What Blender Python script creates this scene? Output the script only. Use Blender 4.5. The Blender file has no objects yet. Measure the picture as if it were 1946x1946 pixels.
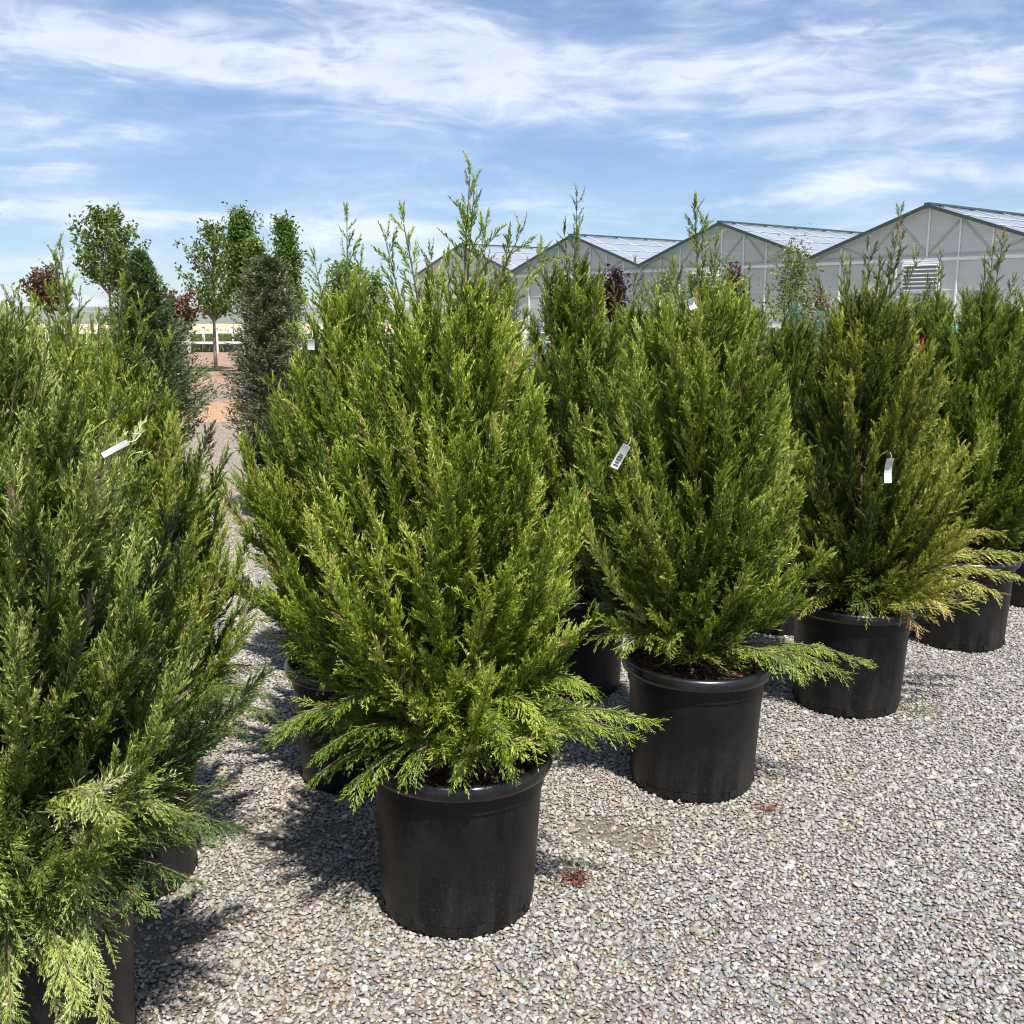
import bpy, math, random
import numpy as np
from mathutils import Vector, Matrix
PI = math.pi
R = math.radians
C = bpy.context.scene.collection
S = bpy.context.scene

# ------------------------------------------------------------------ camera
CAMH = 1.6
PITCH = R(11.13)
cd = bpy.data.cameras.new('camera')
cd.sensor_width = 36; cd.lens = 36.0; cd.clip_start = 0.05; cd.clip_end = 12000
cam = bpy.data.objects.new('camera', cd); C.objects.link(cam)
cam.location = (0, 0, CAMH); cam.rotation_euler = (PI/2 - PITCH, 0, 0)
S.camera = cam

# ------------------------------------------------------------------ light
SUN_EL, SUN_AZ = 63.0, 157.0          # azimuth clockwise from +Y
sd = (math.sin(R(SUN_AZ))*math.cos(R(SUN_EL)), math.cos(R(SUN_AZ))*math.cos(R(SUN_EL)), math.sin(R(SUN_EL)))
sl = bpy.data.lights.new('sun', 'SUN'); sl.energy = 5.0; sl.angle = R(0.53); sl.color = (1.0, 0.955, 0.89)
so = bpy.data.objects.new('sun', sl); C.objects.link(so)
so.rotation_euler = Vector(sd).to_track_quat('Z', 'Y').to_euler()
so.location = (0, 0, 30)
S.view_settings.view_transform = 'Standard'
S.view_settings.look = 'None'
S.view_settings.exposure = 0.66
S.view_settings.gamma = 1.0
S.view_settings.use_curve_mapping = False
S.render.engine = 'CYCLES'
S.cycles.filter_width = 1.1
S.cycles.max_bounces = 6
S.cycles.diffuse_bounces = 2
S.cycles.glossy_bounces = 2
S.cycles.transmission_bounces = 3
S.cycles.transparent_max_bounces = 8
S.cycles.caustics_reflective = False
S.cycles.caustics_refractive = False

# ------------------------------------------------------------------ node helpers
class NT:
    def __init__(s, tree): s.t = tree; s.n = tree.nodes; s.l = tree.links
    def new(s, typ, **kw):
        n = s.n.new(typ)
        for k, v in kw.items(): setattr(n, k, v)
        return n
    def put(s, sock, v):
        if isinstance(v, bpy.types.NodeSocket): s.l.new(v, sock)
        elif v is not None:
            if hasattr(sock, 'default_value'):
                try: sock.default_value = v
                except Exception:
                    sock.default_value = (v, v, v)
    def math(s, op, a, b=None, c=None, clamp=False):
        n = s.new('ShaderNodeMath', operation=op, use_clamp=clamp)
        s.put(n.inputs[0], a)
        if b is not None: s.put(n.inputs[1], b)
        if c is not None: s.put(n.inputs[2], c)
        return n.outputs[0]
    def mix(s, f, a, b, blend='MIX'):
        n = s.new('ShaderNodeMix', data_type='RGBA', blend_type=blend)
        s.put(n.inputs[0], f)
        s.put(n.inputs[6], a if isinstance(a, bpy.types.NodeSocket) else (*a, 1)[:4])
        s.put(n.inputs[7], b if isinstance(b, bpy.types.NodeSocket) else (*b, 1)[:4])
        return n.outputs[2]
    def noise(s, vec, scale, detail=3, rough=0.55, dist=0.0, out=0):
        n = s.new('ShaderNodeTexNoise')
        if vec is not None: s.l.new(vec, n.inputs['Vector'])
        n.inputs['Scale'].default_value = scale; n.inputs['Detail'].default_value = detail
        n.inputs['Roughness'].default_value = rough; n.inputs['Distortion'].default_value = dist
        return n.outputs[out]
    def vor(s, vec, scale, feature='F1', out=0, rand=1.0):
        n = s.new('ShaderNodeTexVoronoi', feature=feature)
        if vec is not None: s.l.new(vec, n.inputs['Vector'])
        n.inputs['Scale'].default_value = scale
        n.inputs['Randomness'].default_value = rand
        return n.outputs[out]
    def ramp(s, f, stops, interp='LINEAR'):
        n = s.new('ShaderNodeValToRGB'); cr = n.color_ramp; cr.interpolation = interp
        while len(cr.elements) < len(stops): cr.elements.new(0.5)
        for e, (p, c) in zip(cr.elements, stops):
            e.position = p; e.color = (*c, 1) if len(c) == 3 else c
        s.put(n.inputs[0], f)
        return n.outputs[0]
    def smooth(s, x, a, b):
        n = s.new('ShaderNodeMapRange', interpolation_type='SMOOTHSTEP')
        s.put(n.inputs[0], x); s.put(n.inputs[1], a); s.put(n.inputs[2], b)
        n.inputs[3].default_value = 0; n.inputs[4].default_value = 1
        return n.outputs[0]
    def bump(s, h, strength, dist):
        n = s.new('ShaderNodeBump'); s.put(n.inputs['Height'], h)
        n.inputs['Strength'].default_value = strength; n.inputs['Distance'].default_value = dist
        return n.outputs[0]
    def mapping(s, vec, scale=(1, 1, 1), rot=(0, 0, 0), loc=(0, 0, 0)):
        n = s.new('ShaderNodeMapping'); s.l.new(vec, n.inputs[0])
        n.inputs['Scale'].default_value = scale; n.inputs['Rotation'].default_value = rot; n.inputs['Location'].default_value = loc
        return n.outputs[0]

def material(name):
    m = bpy.data.materials.new(name); m.use_nodes = True
    nt = NT(m.node_tree); b = nt.n['Principled BSDF']
    return m, nt, b
def obj_coord(nt): return nt.new('ShaderNodeTexCoord').outputs['Object']
def world_pos(nt): return nt.new('ShaderNodeNewGeometry').outputs['Position']

# ------------------------------------------------------------------ world: sky with thin cirrus
w = bpy.data.worlds.new('World'); S.world = w; w.use_nodes = True
nt = NT(w.node_tree); nt.n.clear()
out = nt.new('ShaderNodeOutputWorld'); bg = nt.new('ShaderNodeBackground')
sky = nt.new('ShaderNodeTexSky', sky_type='NISHITA')
sky.sun_disc = False; sky.sun_elevation = R(SUN_EL); sky.sun_rotation = R(SUN_AZ)
sky.altitude = 300; sky.air_density = 1.0; sky.dust_density = 0.2; sky.ozone_density = 2.5
gen = nt.new('ShaderNodeTexCoord').outputs['Generated']
sep = nt.new('ShaderNodeSeparateXYZ'); nt.l.new(gen, sep.inputs[0])
X, Y, Z = sep.outputs
az = nt.math('ARCTAN2', X, Y)                       # 0 ahead, + right
el = nt.math('ARCSINE', Z)
comb = nt.new('ShaderNodeCombineXYZ')
nt.put(comb.inputs[0], az); nt.put(comb.inputs[1], el); nt.put(comb.inputs[2], 0.0)
P = comb.outputs[0]
warp = nt.new('ShaderNodeVectorMath', operation='MULTIPLY_ADD')
nt.l.new(nt.noise(P, 5.0, 3, 0.5, out=1), warp.inputs[0]); warp.inputs[1].default_value = (0.10, 0.03, 0.0); nt.l.new(P, warp.inputs[2])
PW = warp.outputs[0]
# long streaks running down to the right
A = nt.noise(nt.mapping(PW, (2.1, 15.0, 1), (0, 0, R(9.5)), (3.17, 1.35, 0)), 1.0, 6, 0.52, 0.35)
B = nt.noise(nt.mapping(PW, (4.0, 40.0, 1), (0, 0, R(3)), (1.7, 4.3, 0)), 1.0, 5, 0.6, 0.5)
# the two big bands of the photograph: el = e0 + k*az, gaussian across
def band(e0, k, wid, a0, a1, soft, amp):
    c = nt.math('MULTIPLY_ADD', az, k, e0)
    sepw = nt.new('ShaderNodeSeparateXYZ'); nt.l.new(PW, sepw.inputs[0])
    d = nt.math('DIVIDE', nt.math('SUBTRACT', nt.math('SUBTRACT', sepw.outputs[1], 0.015), c), wid)
    g = nt.math('EXPONENT', nt.math('MULTIPLY', nt.math('MULTIPLY', d, d), -1.0))
    s1 = nt.smooth(az, a0 - soft, a0 + soft); s2 = nt.math('SUBTRACT', 1.0, nt.smooth(az, a1 - soft, a1 + soft))
    return nt.math('MULTIPLY', nt.math('MULTIPLY', nt.math('MULTIPLY', g, s1), s2), amp)
bands = [band(0.1850, -0.105, 0.013, -0.44, 0.05, 0.06, 0.40), band(0.158, -0.16, 0.007, -0.36, -0.12, 0.05, 0.30),
         band(0.222, -0.10, 0.026, -0.20, 0.30, 0.12, 0.20), band(0.175, -0.13, 0.012, 0.0, 0.42, 0.1, 0.22),
         band(0.125, -0.02, 0.010, 0.34, 0.60, 0.06, 0.26), band(0.060, -0.05, 0.010, -0.6, -0.30, 0.05, 0.36),
         band(0.075, -0.03, 0.006, -0.40, -0.10, 0.07, 0.22)]
tot = bands[0]
for b_ in bands[1:]: tot = nt.math('ADD', tot, b_)
fine = nt.noise(nt.mapping(PW, (6.5, 21.0, 1), (0, 0, R(8))), 1.0, 8, 0.62, 0.4)
tot = nt.math('MULTIPLY', tot, nt.math('MULTIPLY_ADD', fine, 1.7, 0.08))
m1 = nt.smooth(A, 0.44, 0.72); m2 = nt.smooth(B, 0.50, 0.78)
veil = nt.smooth(nt.noise(nt.mapping(PW, (3.0, 9.0, 1), (0, 0, R(8)), (5, 2, 0)), 1.0, 4, 0.6), 0.35, 0.75)
dens = nt.math('ADD', nt.math('MULTIPLY', m1, 0.44), nt.math('MULTIPLY', m2, 0.30))
dens = nt.math('ADD', dens, nt.math('MULTIPLY_ADD', veil, 0.38, 0.20))
dens = nt.math('ADD', dens, tot, clamp=True)
mot = nt.noise(nt.mapping(PW, (13.0, 42.0, 1), (0, 0, R(5)), (8, 3, 0)), 1.0, 6, 0.6, 0.9)
mot2 = nt.noise(nt.mapping(PW, (5.0, 17.0, 1), (0, 0, R(11)), (2, 7, 0)), 1.0, 7, 0.6, 0.8)
dens = nt.math('MULTIPLY', dens, nt.math('MULTIPLY_ADD', nt.smooth(mot, .3, .75), .5, .70))
dens = nt.math('ADD', dens, nt.math('MULTIPLY', nt.smooth(mot2, .48, .78), .34), clamp=True)
dens = nt.math('MINIMUM', dens, 0.78)
skyc = nt.mix(1.0, sky.outputs[0], (1.06, 1.24, 1.50), 'MULTIPLY')
grey = nt.noise(nt.mapping(PW, (6.0, 22.0, 1), (0, 0, R(8)), (9, 9, 0)), 1.0, 5, .6, .5)
cl0 = nt.mix(nt.smooth(grey, .35, .68), (6.3, 7.8, 11.0), (8.8, 10.2, 13.0)); cl1 = nt.mix(nt.smooth(grey, .3, .6), (9.6, 10.6, 12.6), (11.8, 12.5, 13.9))
cloudc = nt.mix(nt.smooth(dens, 0.2, 0.75), cl0, cl1)
col = nt.mix(dens, skyc, cloudc)
nt.l.new(col, bg.inputs[0]); bg.inputs[1].default_value = 0.054
nt.l.new(bg.outputs[0], out.inputs[0])

# ------------------------------------------------------------------ geometry helpers
def W(px, py, d):
    """photo pixel (1946 wide) at world distance Y=d -> world point"""
    a = (px-973)/1946; b = (py-973)/1946
    dy = math.cos(PITCH) - b*math.sin(PITCH)
    dz = -math.sin(PITCH) - b*math.cos(PITCH)
    k = d/dy
    return Vector((a*k, d, CAMH + dz*k))

def tag(o, label=None, cat=None, group=None, kind=None):
    if label: o['label'] = label
    if cat: o['category'] = cat
    if group: o['group'] = group
    if kind: o['kind'] = kind
    return o
def empty(name, loc=(0, 0, 0), rz=0.0):
    o = bpy.data.objects.new(name, None); C.objects.link(o); o.location = loc; o.rotation_euler = (0, 0, rz)
    o.empty_display_size = 0.1
    return o
def link_mesh(name, me, mat, parent=None):
    o = bpy.data.objects.new(name, me); C.objects.link(o)
    if mat is not None and len(me.materials) == 0: me.materials.append(mat)
    if parent is not None: o.parent = parent
    return o

def np_mesh(name, V, F, tint=None, smooth=False):
    """V (n,3) array, F (m,k) index array of equal-size faces"""
    me = bpy.data.meshes.new(name)
    V = np.ascontiguousarray(V, dtype=np.float32); F = np.ascontiguousarray(F, dtype=np.int32)
    m, k = F.shape
    me.vertices.add(len(V)); me.vertices.foreach_set('co', V.ravel())
    me.loops.add(m*k); me.loops.foreach_set('vertex_index', F.ravel())
    me.polygons.add(m); me.polygons.foreach_set('loop_start', np.arange(0, m*k, k, dtype=np.int32))
    me.polygons.foreach_set('use_smooth', np.full(m, smooth, dtype=bool))
    if tint is not None:
        a = me.attributes.new('tint', 'FLOAT', 'POINT'); a.data.foreach_set('value', np.ascontiguousarray(tint, dtype=np.float32))
    me.update(calc_edges=True)
    return me

def unit(a): return a/np.maximum(np.linalg.norm(a, axis=-1, keepdims=True), 1e-9)

def blades(B, D, L, Wd, rng, side=None, fold=0.35, mid=0.45):
    """folded diamonds: base B, unit dir D, length L, width Wd -> verts (n*4,3)"""
    n = len(B)
    if side is None: side = rng.normal(size=(n, 3))
    s = unit(np.cross(D, side)); nn = np.cross(D, s)
    L = np.broadcast_to(np.asarray(L, float), (n,))[:, None]; Wd = np.broadcast_to(np.asarray(Wd, float), (n,))[:, None]
    M = B + D*L*mid
    V = np.stack([B, M + s*Wd*.5 + nn*Wd*fold*.5, B + D*L, M - s*Wd*.5 + nn*Wd*fold*.5], axis=1)
    return V.reshape(-1, 3)
def quads(n): return np.arange(n*4, dtype=np.int32).reshape(-1, 4)

class MB:
    """collects polygons of mixed shape; build() links ONE mesh object"""
    def __init__(s): s.v = []; s.f = []
    def add(s, vs, fs):
        o = len(s.v); s.v += [tuple(p) for p in vs]; s.f += [tuple(i+o for i in f) for f in fs]
    def box(s, c, d, M=None):
        x, y, z = (q/2 for q in d)
        vs = [Vector((sx*x, sy*y, sz*z)) for sx in (-1, 1) for sy in (-1, 1) for sz in (-1, 1)]
        if M is not None: vs = [M @ p for p in vs]
        vs = [p + Vector(c) for p in vs]
        s.add(vs, [(0, 1, 3, 2), (4, 6, 7, 5), (0, 4, 5, 1), (2, 3, 7, 6), (0, 2, 6, 4), (1, 5, 7, 3)])
    def bar(s, a, b, wd, th=None, up=(0, 0, 1)):
        a = Vector(a); b = Vector(b); d = (b-a)
        if d.length < 1e-6: return
        th = th or wd
        dx = d.normalized(); sy = Vector(up).cross(dx)
        if sy.length < 1e-4: sy = Vector((1, 0, 0)).cross(dx)
        sy.normalize(); sz = dx.cross(sy)
        M = Matrix((dx, sy, sz)).transposed()
        s.box((a+b)/2, (d.length, wd, th), M)
    def tube(s, pts, rad, k=6, cap=True):
        pts = [Vector(p) for p in pts]; n = len(pts); rings = []
        up = Vector((0.31, 0.17, 0.93))
        for i, p in enumerate(pts):
            t = (pts[min(i+1, n-1)] - pts[max(i-1, 0)]).normalized()
            a = up.cross(t)
            if a.length < 1e-3: a = Vector((1, 0, 0)).cross(t)
            a.normalize(); b = t.cross(a)
            r = rad[i] if hasattr(rad, '__len__') else rad
            rings.append([p + (a*math.cos(2*PI*j/k) + b*math.sin(2*PI*j/k))*r for j in range(k)])
        vs = [q for r_ in rings for q in r_]
        fs = [(i*k+j, i*k+(j+1) % k, (i+1)*k+(j+1) % k, (i+1)*k+j) for i in range(n-1) for j in range(k)]
        if cap: fs += [tuple(reversed(range(k))), tuple((n-1)*k+j for j in range(k))]
        s.add(vs, fs)
    def lathe(s, prof, k=64, wob=None):
        vs = []; n = len(prof)
        for i, (r, z) in enumerate(prof):
            for j in range(k):
                a = 2*PI*j/k; q = 1 + (wob(a, z) if wob else 0)
                vs.append((r*q*math.cos(a), r*q*math.sin(a), z))
        fs = [(i*k+j, i*k+(j+1) % k, (i+1)*k+(j+1) % k, (i+1)*k+j) for i in range(n-1) for j in range(k)]
        s.add(vs, fs)
    def build(s, name, mat, parent=None, smooth=False, bevel=0):
        me = bpy.data.meshes.new(name); me.from_pydata(s.v, [], s.f); me.update()
        if smooth: me.polygons.foreach_set('use_smooth', [True]*len(me.polygons))
        o = link_mesh(name, me, mat, parent)
        if bevel:
            m = o.modifiers.new('bevel', 'BEVEL'); m.width = bevel; m.segments = 2; m.limit_method = 'ANGLE'
        return o

# ------------------------------------------------------------------ materials
M = {}
def foliage_mat(name, ramp, mul=(1, 1, 1), trans=0.10, rough=0.40, spec=0.5):
    m, nt, b = material(name)
    at = nt.new('ShaderNodeAttribute', attribute_name='tint')
    c = nt.ramp(at.outputs['Fac'], ramp)
    if mul != (1, 1, 1): c = nt.mix(1.0, c, mul, 'MULTIPLY')
    nt.l.new(c, b.inputs['Base Color']); b.inputs['Roughness'].default_value = rough
    b.inputs['Specular IOR Level'].default_value = spec
    tr = nt.new('ShaderNodeBsdfTranslucent'); nt.l.new(nt.mix(1.0, c, (1.1, 1.15, .6), 'MULTIPLY'), tr.inputs[0])
    mx = nt.new('ShaderNodeMixShader'); mx.inputs[0].default_value = trans
    nt.l.new(b.outputs[0], mx.inputs[1]); nt.l.new(tr.outputs[0], mx.inputs[2])
    nt.l.new(mx.outputs[0], nt.n['Material Output'].inputs[0])
    M[name] = m; return m
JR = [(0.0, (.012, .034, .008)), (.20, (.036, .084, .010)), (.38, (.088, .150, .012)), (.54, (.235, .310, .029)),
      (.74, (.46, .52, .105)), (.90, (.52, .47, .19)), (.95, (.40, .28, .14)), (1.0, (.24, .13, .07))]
foliage_mat('juniper_green', JR)
foliage_mat('juniper_bright', JR, (1.08, 1.10, .95))
foliage_mat('juniper_sage', JR, (1.0, .98, 1.6))
foliage_mat('juniper_olive', JR, (1.10, .95, .95))
foliage_mat('juniper_deep', JR, (.82, .88, .75))
foliage_mat('leaf_green', [(0, (.04, .085, .014)), (.5, (.10, .17, .025)), (1, (.21, .28, .05))], trans=.35)
foliage_mat('leaf_light', [(0, (.07, .12, .03)), (.5, (.14, .2, .05)), (1, (.25, .3, .1))], trans=.35)
foliage_mat('leaf_purple', [(0, (.02, .008, .012)), (.6, (.06, .02, .03)), (1, (.12, .05, .05))], trans=.2)
foliage_mat('leaf_bronze', [(0, (.06, .03, .025)), (.6, (.14, .07, .05)), (1, (.24, .15, .09))], trans=.25)
foliage_mat('spruce_grey', [(0, (.045, .060, .022)), (.6, (.12, .145, .055)), (1, (.26, .26, .13))], trans=.15)
foliage_mat('yew_green', [(0, (.030, .062, .018)), (.6, (.085, .150, .038)), (1, (.19, .26, .075))], trans=.15)
foliage_mat('spruce_blue', [(0, (.09, .16, .15)), (.6, (.22, .34, .33)), (1, (.42, .54, .52))], trans=.1)
foliage_mat('willow_brown', [(0, (.10, .08, .04)), (.6, (.22, .17, .09)), (1, (.33, .27, .15))], trans=.2)
foliage_mat('weed_green', [(0, (.06, .09, .02)), (.6, (.13, .17, .04)), (1, (.28, .26, .10))], trans=.3)

def bark_mat(name, c0, c1, scale=60):
    m, nt, b = material(name); p = obj_coord(nt)
    f = nt.noise(nt.mapping(p, (1, 1, .15)), scale, 4, .6)
    nt.l.new(nt.ramp(f, [(.3, c0), (.7, c1)]), b.inputs['Base Color']); b.inputs['Roughness'].default_value = .85
    nt.l.new(nt.bump(f, .6, .003), b.inputs['Normal']); M[name] = m
bark_mat('bark_red', (.07, .045, .028), (.20, .135, .085))
bark_mat('bark_grey', (.13, .11, .09), (.34, .30, .26), 30)

# black nursery plastic, dusty and scuffed
m, nt, b = material('pot_plastic'); p = obj_coord(nt)
dust = nt.noise(p, 5, 5, .65); spk = nt.smooth(nt.noise(p, 150, 2, .6), .63, .70)
sepz = nt.new('ShaderNodeSeparateXYZ'); nt.l.new(p, sepz.inputs[0])
lowz = nt.math('SUBTRACT', 1.0, nt.smooth(sepz.outputs[2], 0.0, 0.30))
vstr = nt.noise(nt.mapping(p, (14, 14, 1.2)), 1.0, 4, .6)
dd = nt.math('MULTIPLY', nt.smooth(dust, .40, .85), .22)
dd = nt.math('ADD', dd, nt.math('MULTIPLY', nt.math('MULTIPLY', lowz, nt.smooth(vstr, .38, .72)), .45))
dd = nt.math('ADD', dd, nt.math('MULTIPLY', spk, nt.math('MULTIPLY_ADD', lowz, .45, .18)), clamp=True)
nt.l.new(nt.mix(dd, (.0055, .0055, .006), (.060, .056, .050)), b.inputs['Base Color'])
nt.l.new(nt.math('MULTIPLY_ADD', dust, .22, nt.math('MULTIPLY_ADD', dd, .25, .30)), b.inputs['Roughness'])
b.inputs['Specular IOR Level'].default_value = .27
nt.l.new(nt.bump(nt.math('ADD', nt.noise(p, 60, 3, .6), nt.math('MULTIPLY', vstr, .4)), .12, .004), b.inputs['Normal'])
M['pot'] = m
m, nt, b = material('rim_plastic'); p = obj_coord(nt); f = nt.noise(p, 9, 4, .6)
nt.l.new(nt.mix(nt.smooth(f, .45, .8), (.005, .005, .0055), (.02, .02, .018)), b.inputs['Base Color'])
nt.l.new(nt.math('MULTIPLY_ADD', f, .25, .16), b.inputs['Roughness']); b.inputs['Specular IOR Level'].default_value = .6
M['pot_rim'] = m

m, nt, b = material('bark_mulch'); p = world_pos(nt)
vc = nt.vor(p, 90, out=1); f = nt.noise(p, 40, 4, .6)
nt.l.new(nt.mix(.65, nt.ramp(f, [(.3, (.03, .014, .008)), (.7, (.16, .07, .04))]), nt.ramp(vc, [(0, (.04, .015, .01)), (1, (.24, .11, .06))])), b.inputs['Base Color'])
b.inputs['Roughness'].default_value = .9
nt.l.new(nt.bump(nt.vor(p, 90), 1.0, .01), b.inputs['Normal']); M['mulch'] = m

def plain(name, c, rough=.5, metal=0.0, var=.12, scale=8):
    m, nt, b = material(name); p = obj_coord(nt)
    f = nt.noise(p, scale, 4, .6)
    c0 = tuple(q*(1-var) for q in c); c1 = tuple(min(1, q*(1+var)) for q in c)
    nt.l.new(nt.ramp(f, [(.3, c0), (.7, c1)]), b.inputs['Base Color'])
    b.inputs['Roughness'].default_value = rough; b.inputs['Metallic'].default_value = metal
    M[name] = m
plain('white_card', (.72, .74, .76), .45, 0, .05)
plain('print_grey', (.06, .06, .07), .6)
plain('white_vinyl', (.72, .70, .62), .45, 0, .15, 3)
plain('roof_steel', (.52, .56, .60), .4, 0, .1, 2)
plain('grey_steel', (.90, .90, .90), .45, 0.0, .08, 2)
plain('truss_steel', (.46, .46, .45), .5, 0, .1, 2)
plain('trim_dark', (.045, .075, .07), .4, 0, .15, 1)
plain('dark_hole', (.006, .006, .006), .9)
plain('hose_black', (.02, .02, .025), .4)
plain('tape_red', (.5, .02, .05), .4)
plain('teal_plastic', (.05, .35, .45), .4)
plain('dry_leaf', (.16, .05, .03), .8, 0, .5, 90)

# ------------------------------------------------------------------ ground: gravel sheet with stones
def gravel_tone(nt, p):
    """cooler in the open lane at the right, warmer and dirtier between the pots"""
    s = nt.new('ShaderNodeSeparateXYZ'); nt.l.new(p, s.inputs[0])
    lane = nt.math('ADD', nt.math('SUBTRACT', nt.math('MULTIPLY', s.outputs[0], .70), nt.math('MULTIPLY', s.outputs[1], .70)), nt.math('MULTIPLY', nt.noise(p, 1.6, 3, .6), 1.2))
    return nt.smooth(lane, -2.1, -1.2)      # 0 near the row, 1 out in the lane
m, nt, b = material('gravel_ground'); p = world_pos(nt)
lane = gravel_tone(nt, p)
vc = nt.vor(p, 58, out=1); vd = nt.vor(p, 58); hs = nt.new('ShaderNodeSeparateColor'); nt.l.new(vc, hs.inputs[0])
stone = nt.ramp(hs.outputs[0], [(0, (.10, .10, .11)), (.2, (.24, .25, .26)), (.45, (.34, .33, .31)), (.7, (.45, .41, .36)), (.85, (.42, .32, .25)), (1, (.52, .50, .46))])
warm = nt.mix(1.0, stone, (1.05, .93, .78), 'MULTIPLY')
c = nt.mix(lane, warm, stone)
gap = nt.smooth(vd, .35, .62)
c = nt.mix(nt.math('MULTIPLY', gap, .75), c, (.10, .08, .06))
dirt = nt.smooth(nt.noise(p, 2.2, 5, .65), .56, .66)
c = nt.mix(nt.math('MULTIPLY', dirt, .45), c, (.20, .145, .10))
# under the instanced stones: dark fines
sy = nt.new('ShaderNodeSeparateXYZ'); nt.l.new(p, sy.inputs[0])
near = nt.math('SUBTRACT', 1.0, nt.smooth(sy.outputs[1], 6.4, 7.6))
fines = nt.ramp(nt.noise(p, 70, 3, .7), [(.3, (.09, .072, .055)), (.7, (.24, .20, .155))])
c = nt.mix(near, c, fines)
nt.l.new(c, b.inputs['Base Color']); b.inputs['Roughness'].default_value = .85
nt.l.new(nt.bump(nt.math('MULTIPLY', vd, -1.0), 1.0, .012), b.inputs['Normal'])
M['gravel'] = m
mb = MB(); G = 6000
mb.add([(-G, -60, 0), (G, -60, 0), (G, G, 0), (-G, G, 0)], [(0, 1, 2, 3)])
tag(mb.build('ground', M['gravel']), kind='structure')

m, nt, b = material('pebble')
at = nt.new('ShaderNodeAttribute', attribute_name='cv', attribute_type='INSTANCER')
p = obj_coord(nt); f = nt.noise(p, 3, 3, .6)
nt.l.new(nt.mix(1.0, at.outputs['Color'], nt.ramp(f, [(.25, (.72, .72, .72)), (.75, (1.15, 1.13, 1.1))]), 'MULTIPLY'), b.inputs['Base Color'])
b.inputs['Roughness'].default_value = .72; b.inputs['Specular IOR Level'].default_value = .35
M['pebble'] = m

def fbm2(x, y, seed):
    r = np.random.default_rng(seed); t = np.zeros_like(x)
    for i in range(14):
        a = r.uniform(0, 2*PI); fr = 1.2*1.28**i; t += np.sin((x*np.cos(a)+y*np.sin(a))*fr + r.uniform(0, 6))/1.28**(i*.6)
    return t/2.6
def gravel_points():
    rng = np.random.default_rng(5)
    step = .0112
    xs = np.arange(-6.5, 7.5, step); ys = np.arange(1.35, 7.7, step*.95)
    gx, gy = np.meshgrid(xs, ys); gx = gx.ravel(); gy = gy.ravel()
    gx = gx + rng.uniform(-.55, .55, gx.shape)*step; gy = gy + rng.uniform(-.55, .55, gy.shape)*step
    keep = (np.abs(gx) < .56*gy + .45)
    keep &= rng.random(gx.shape) < np.where(gy > 6.6, (7.7-gy)/1.1, 1)
    n1 = fbm2(gx*1.4, gy*1.4, 3); lane = (.7*gx - .7*gy) + .22*n1
    bare = fbm2(gx*2.6, gy*2.6, 8)
    thr = np.where(lane > -1.7, 1.55, .92)
    keep &= ~((bare > thr) & (rng.random(gx.shape) < .72))
    gx, gy, lane = gx[keep], gy[keep], lane[keep]; n = len(gx)
    size = np.exp(rng.normal(0, .27, n))*.0049
    big = rng.random(n) < .03; size[big] *= 1.5
    sc = np.stack([size*rng.uniform(.95, 1.5, n), size*rng.uniform(.75, 1.05, n), size*rng.uniform(.45, .75, n)], 1)
    rot = np.stack([rng.normal(0, .28, n), rng.normal(0, .28, n), rng.uniform(0, 2*PI, n)], 1)
    z = rng.uniform(.000, .0065, n)
    pal = np.array([(.33, .328, .315), (.245, .250, .255), (.165, .173, .186), (.40, .372, .322), (.33, .282, .222), (.52, .50, .455), (.31, .24, .195), (.09, .095, .105), (.27, .252, .225), (.36, .30, .20)])
    pm = np.array([(.29, .285, .27)]); pal = pm + (pal-pm)*.80
    pw_l = np.array([.22, .22, .12, .13, .06, .07, .02, .04, .12, .00]); pw_w = np.array([.11, .06, .03, .24, .22, .10, .06, .02, .09, .07])
    wl = 1/(1+np.exp(-(lane+1.7)*4.5))
    pick_l = rng.choice(10, n, p=pw_l/pw_l.sum()); pick_w = rng.choice(10, n, p=pw_w/pw_w.sum())
    idx = np.where(rng.random(n) < wl, pick_l, pick_w)
    col = pal[idx]*rng.uniform(.82, 1.15, (n, 1))*rng.uniform(.96, 1.04, (n, 3))
    return np.stack([gx, gy, z], 1), sc, rot, col, rng.integers(0, 5, n)
pts, sc, rot, colr, vi = gravel_points()
print('pebbles', len(pts))
me = bpy.data.meshes.new('gravel'); me.vertices.add(len(pts)); me.vertices.foreach_set('co', pts.astype(np.float32).ravel())
for nm, arr in (('scl', sc), ('rot', rot)):
    a = me.attributes.new(nm, 'FLOAT_VECTOR', 'POINT'); a.data.foreach_set('vector', arr.astype(np.float32).ravel())
a = me.attributes.new('cv', 'FLOAT_COLOR', 'POINT'); a.data.foreach_set('color', np.concatenate([colr, np.ones((len(colr), 1))], 1).astype(np.float32).ravel())
a = me.attributes.new('vi', 'INT', 'POINT'); a.data.foreach_set('value', vi.astype(np.int32))
me.update()
go = link_mesh('gravel', me, M['pebble'])
tag(go, 'loose grey and tan pebbles covering the nursery yard', 'gravel', kind='stuff')
gn = bpy.data.node_groups.new('stones', 'GeometryNodeTree')
gn.interface.new_socket('Geometry', in_out='INPUT', socket_type='NodeSocketGeometry')
gn.interface.new_socket('Geometry', in_out='OUTPUT', socket_type='NodeSocketGeometry')
N = gn.nodes; Lk = gn.links
gi = N.new('NodeGroupInput'); gout = N.new('NodeGroupOutput')
g2i = N.new('GeometryNodeGeometryToInstance')
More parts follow.
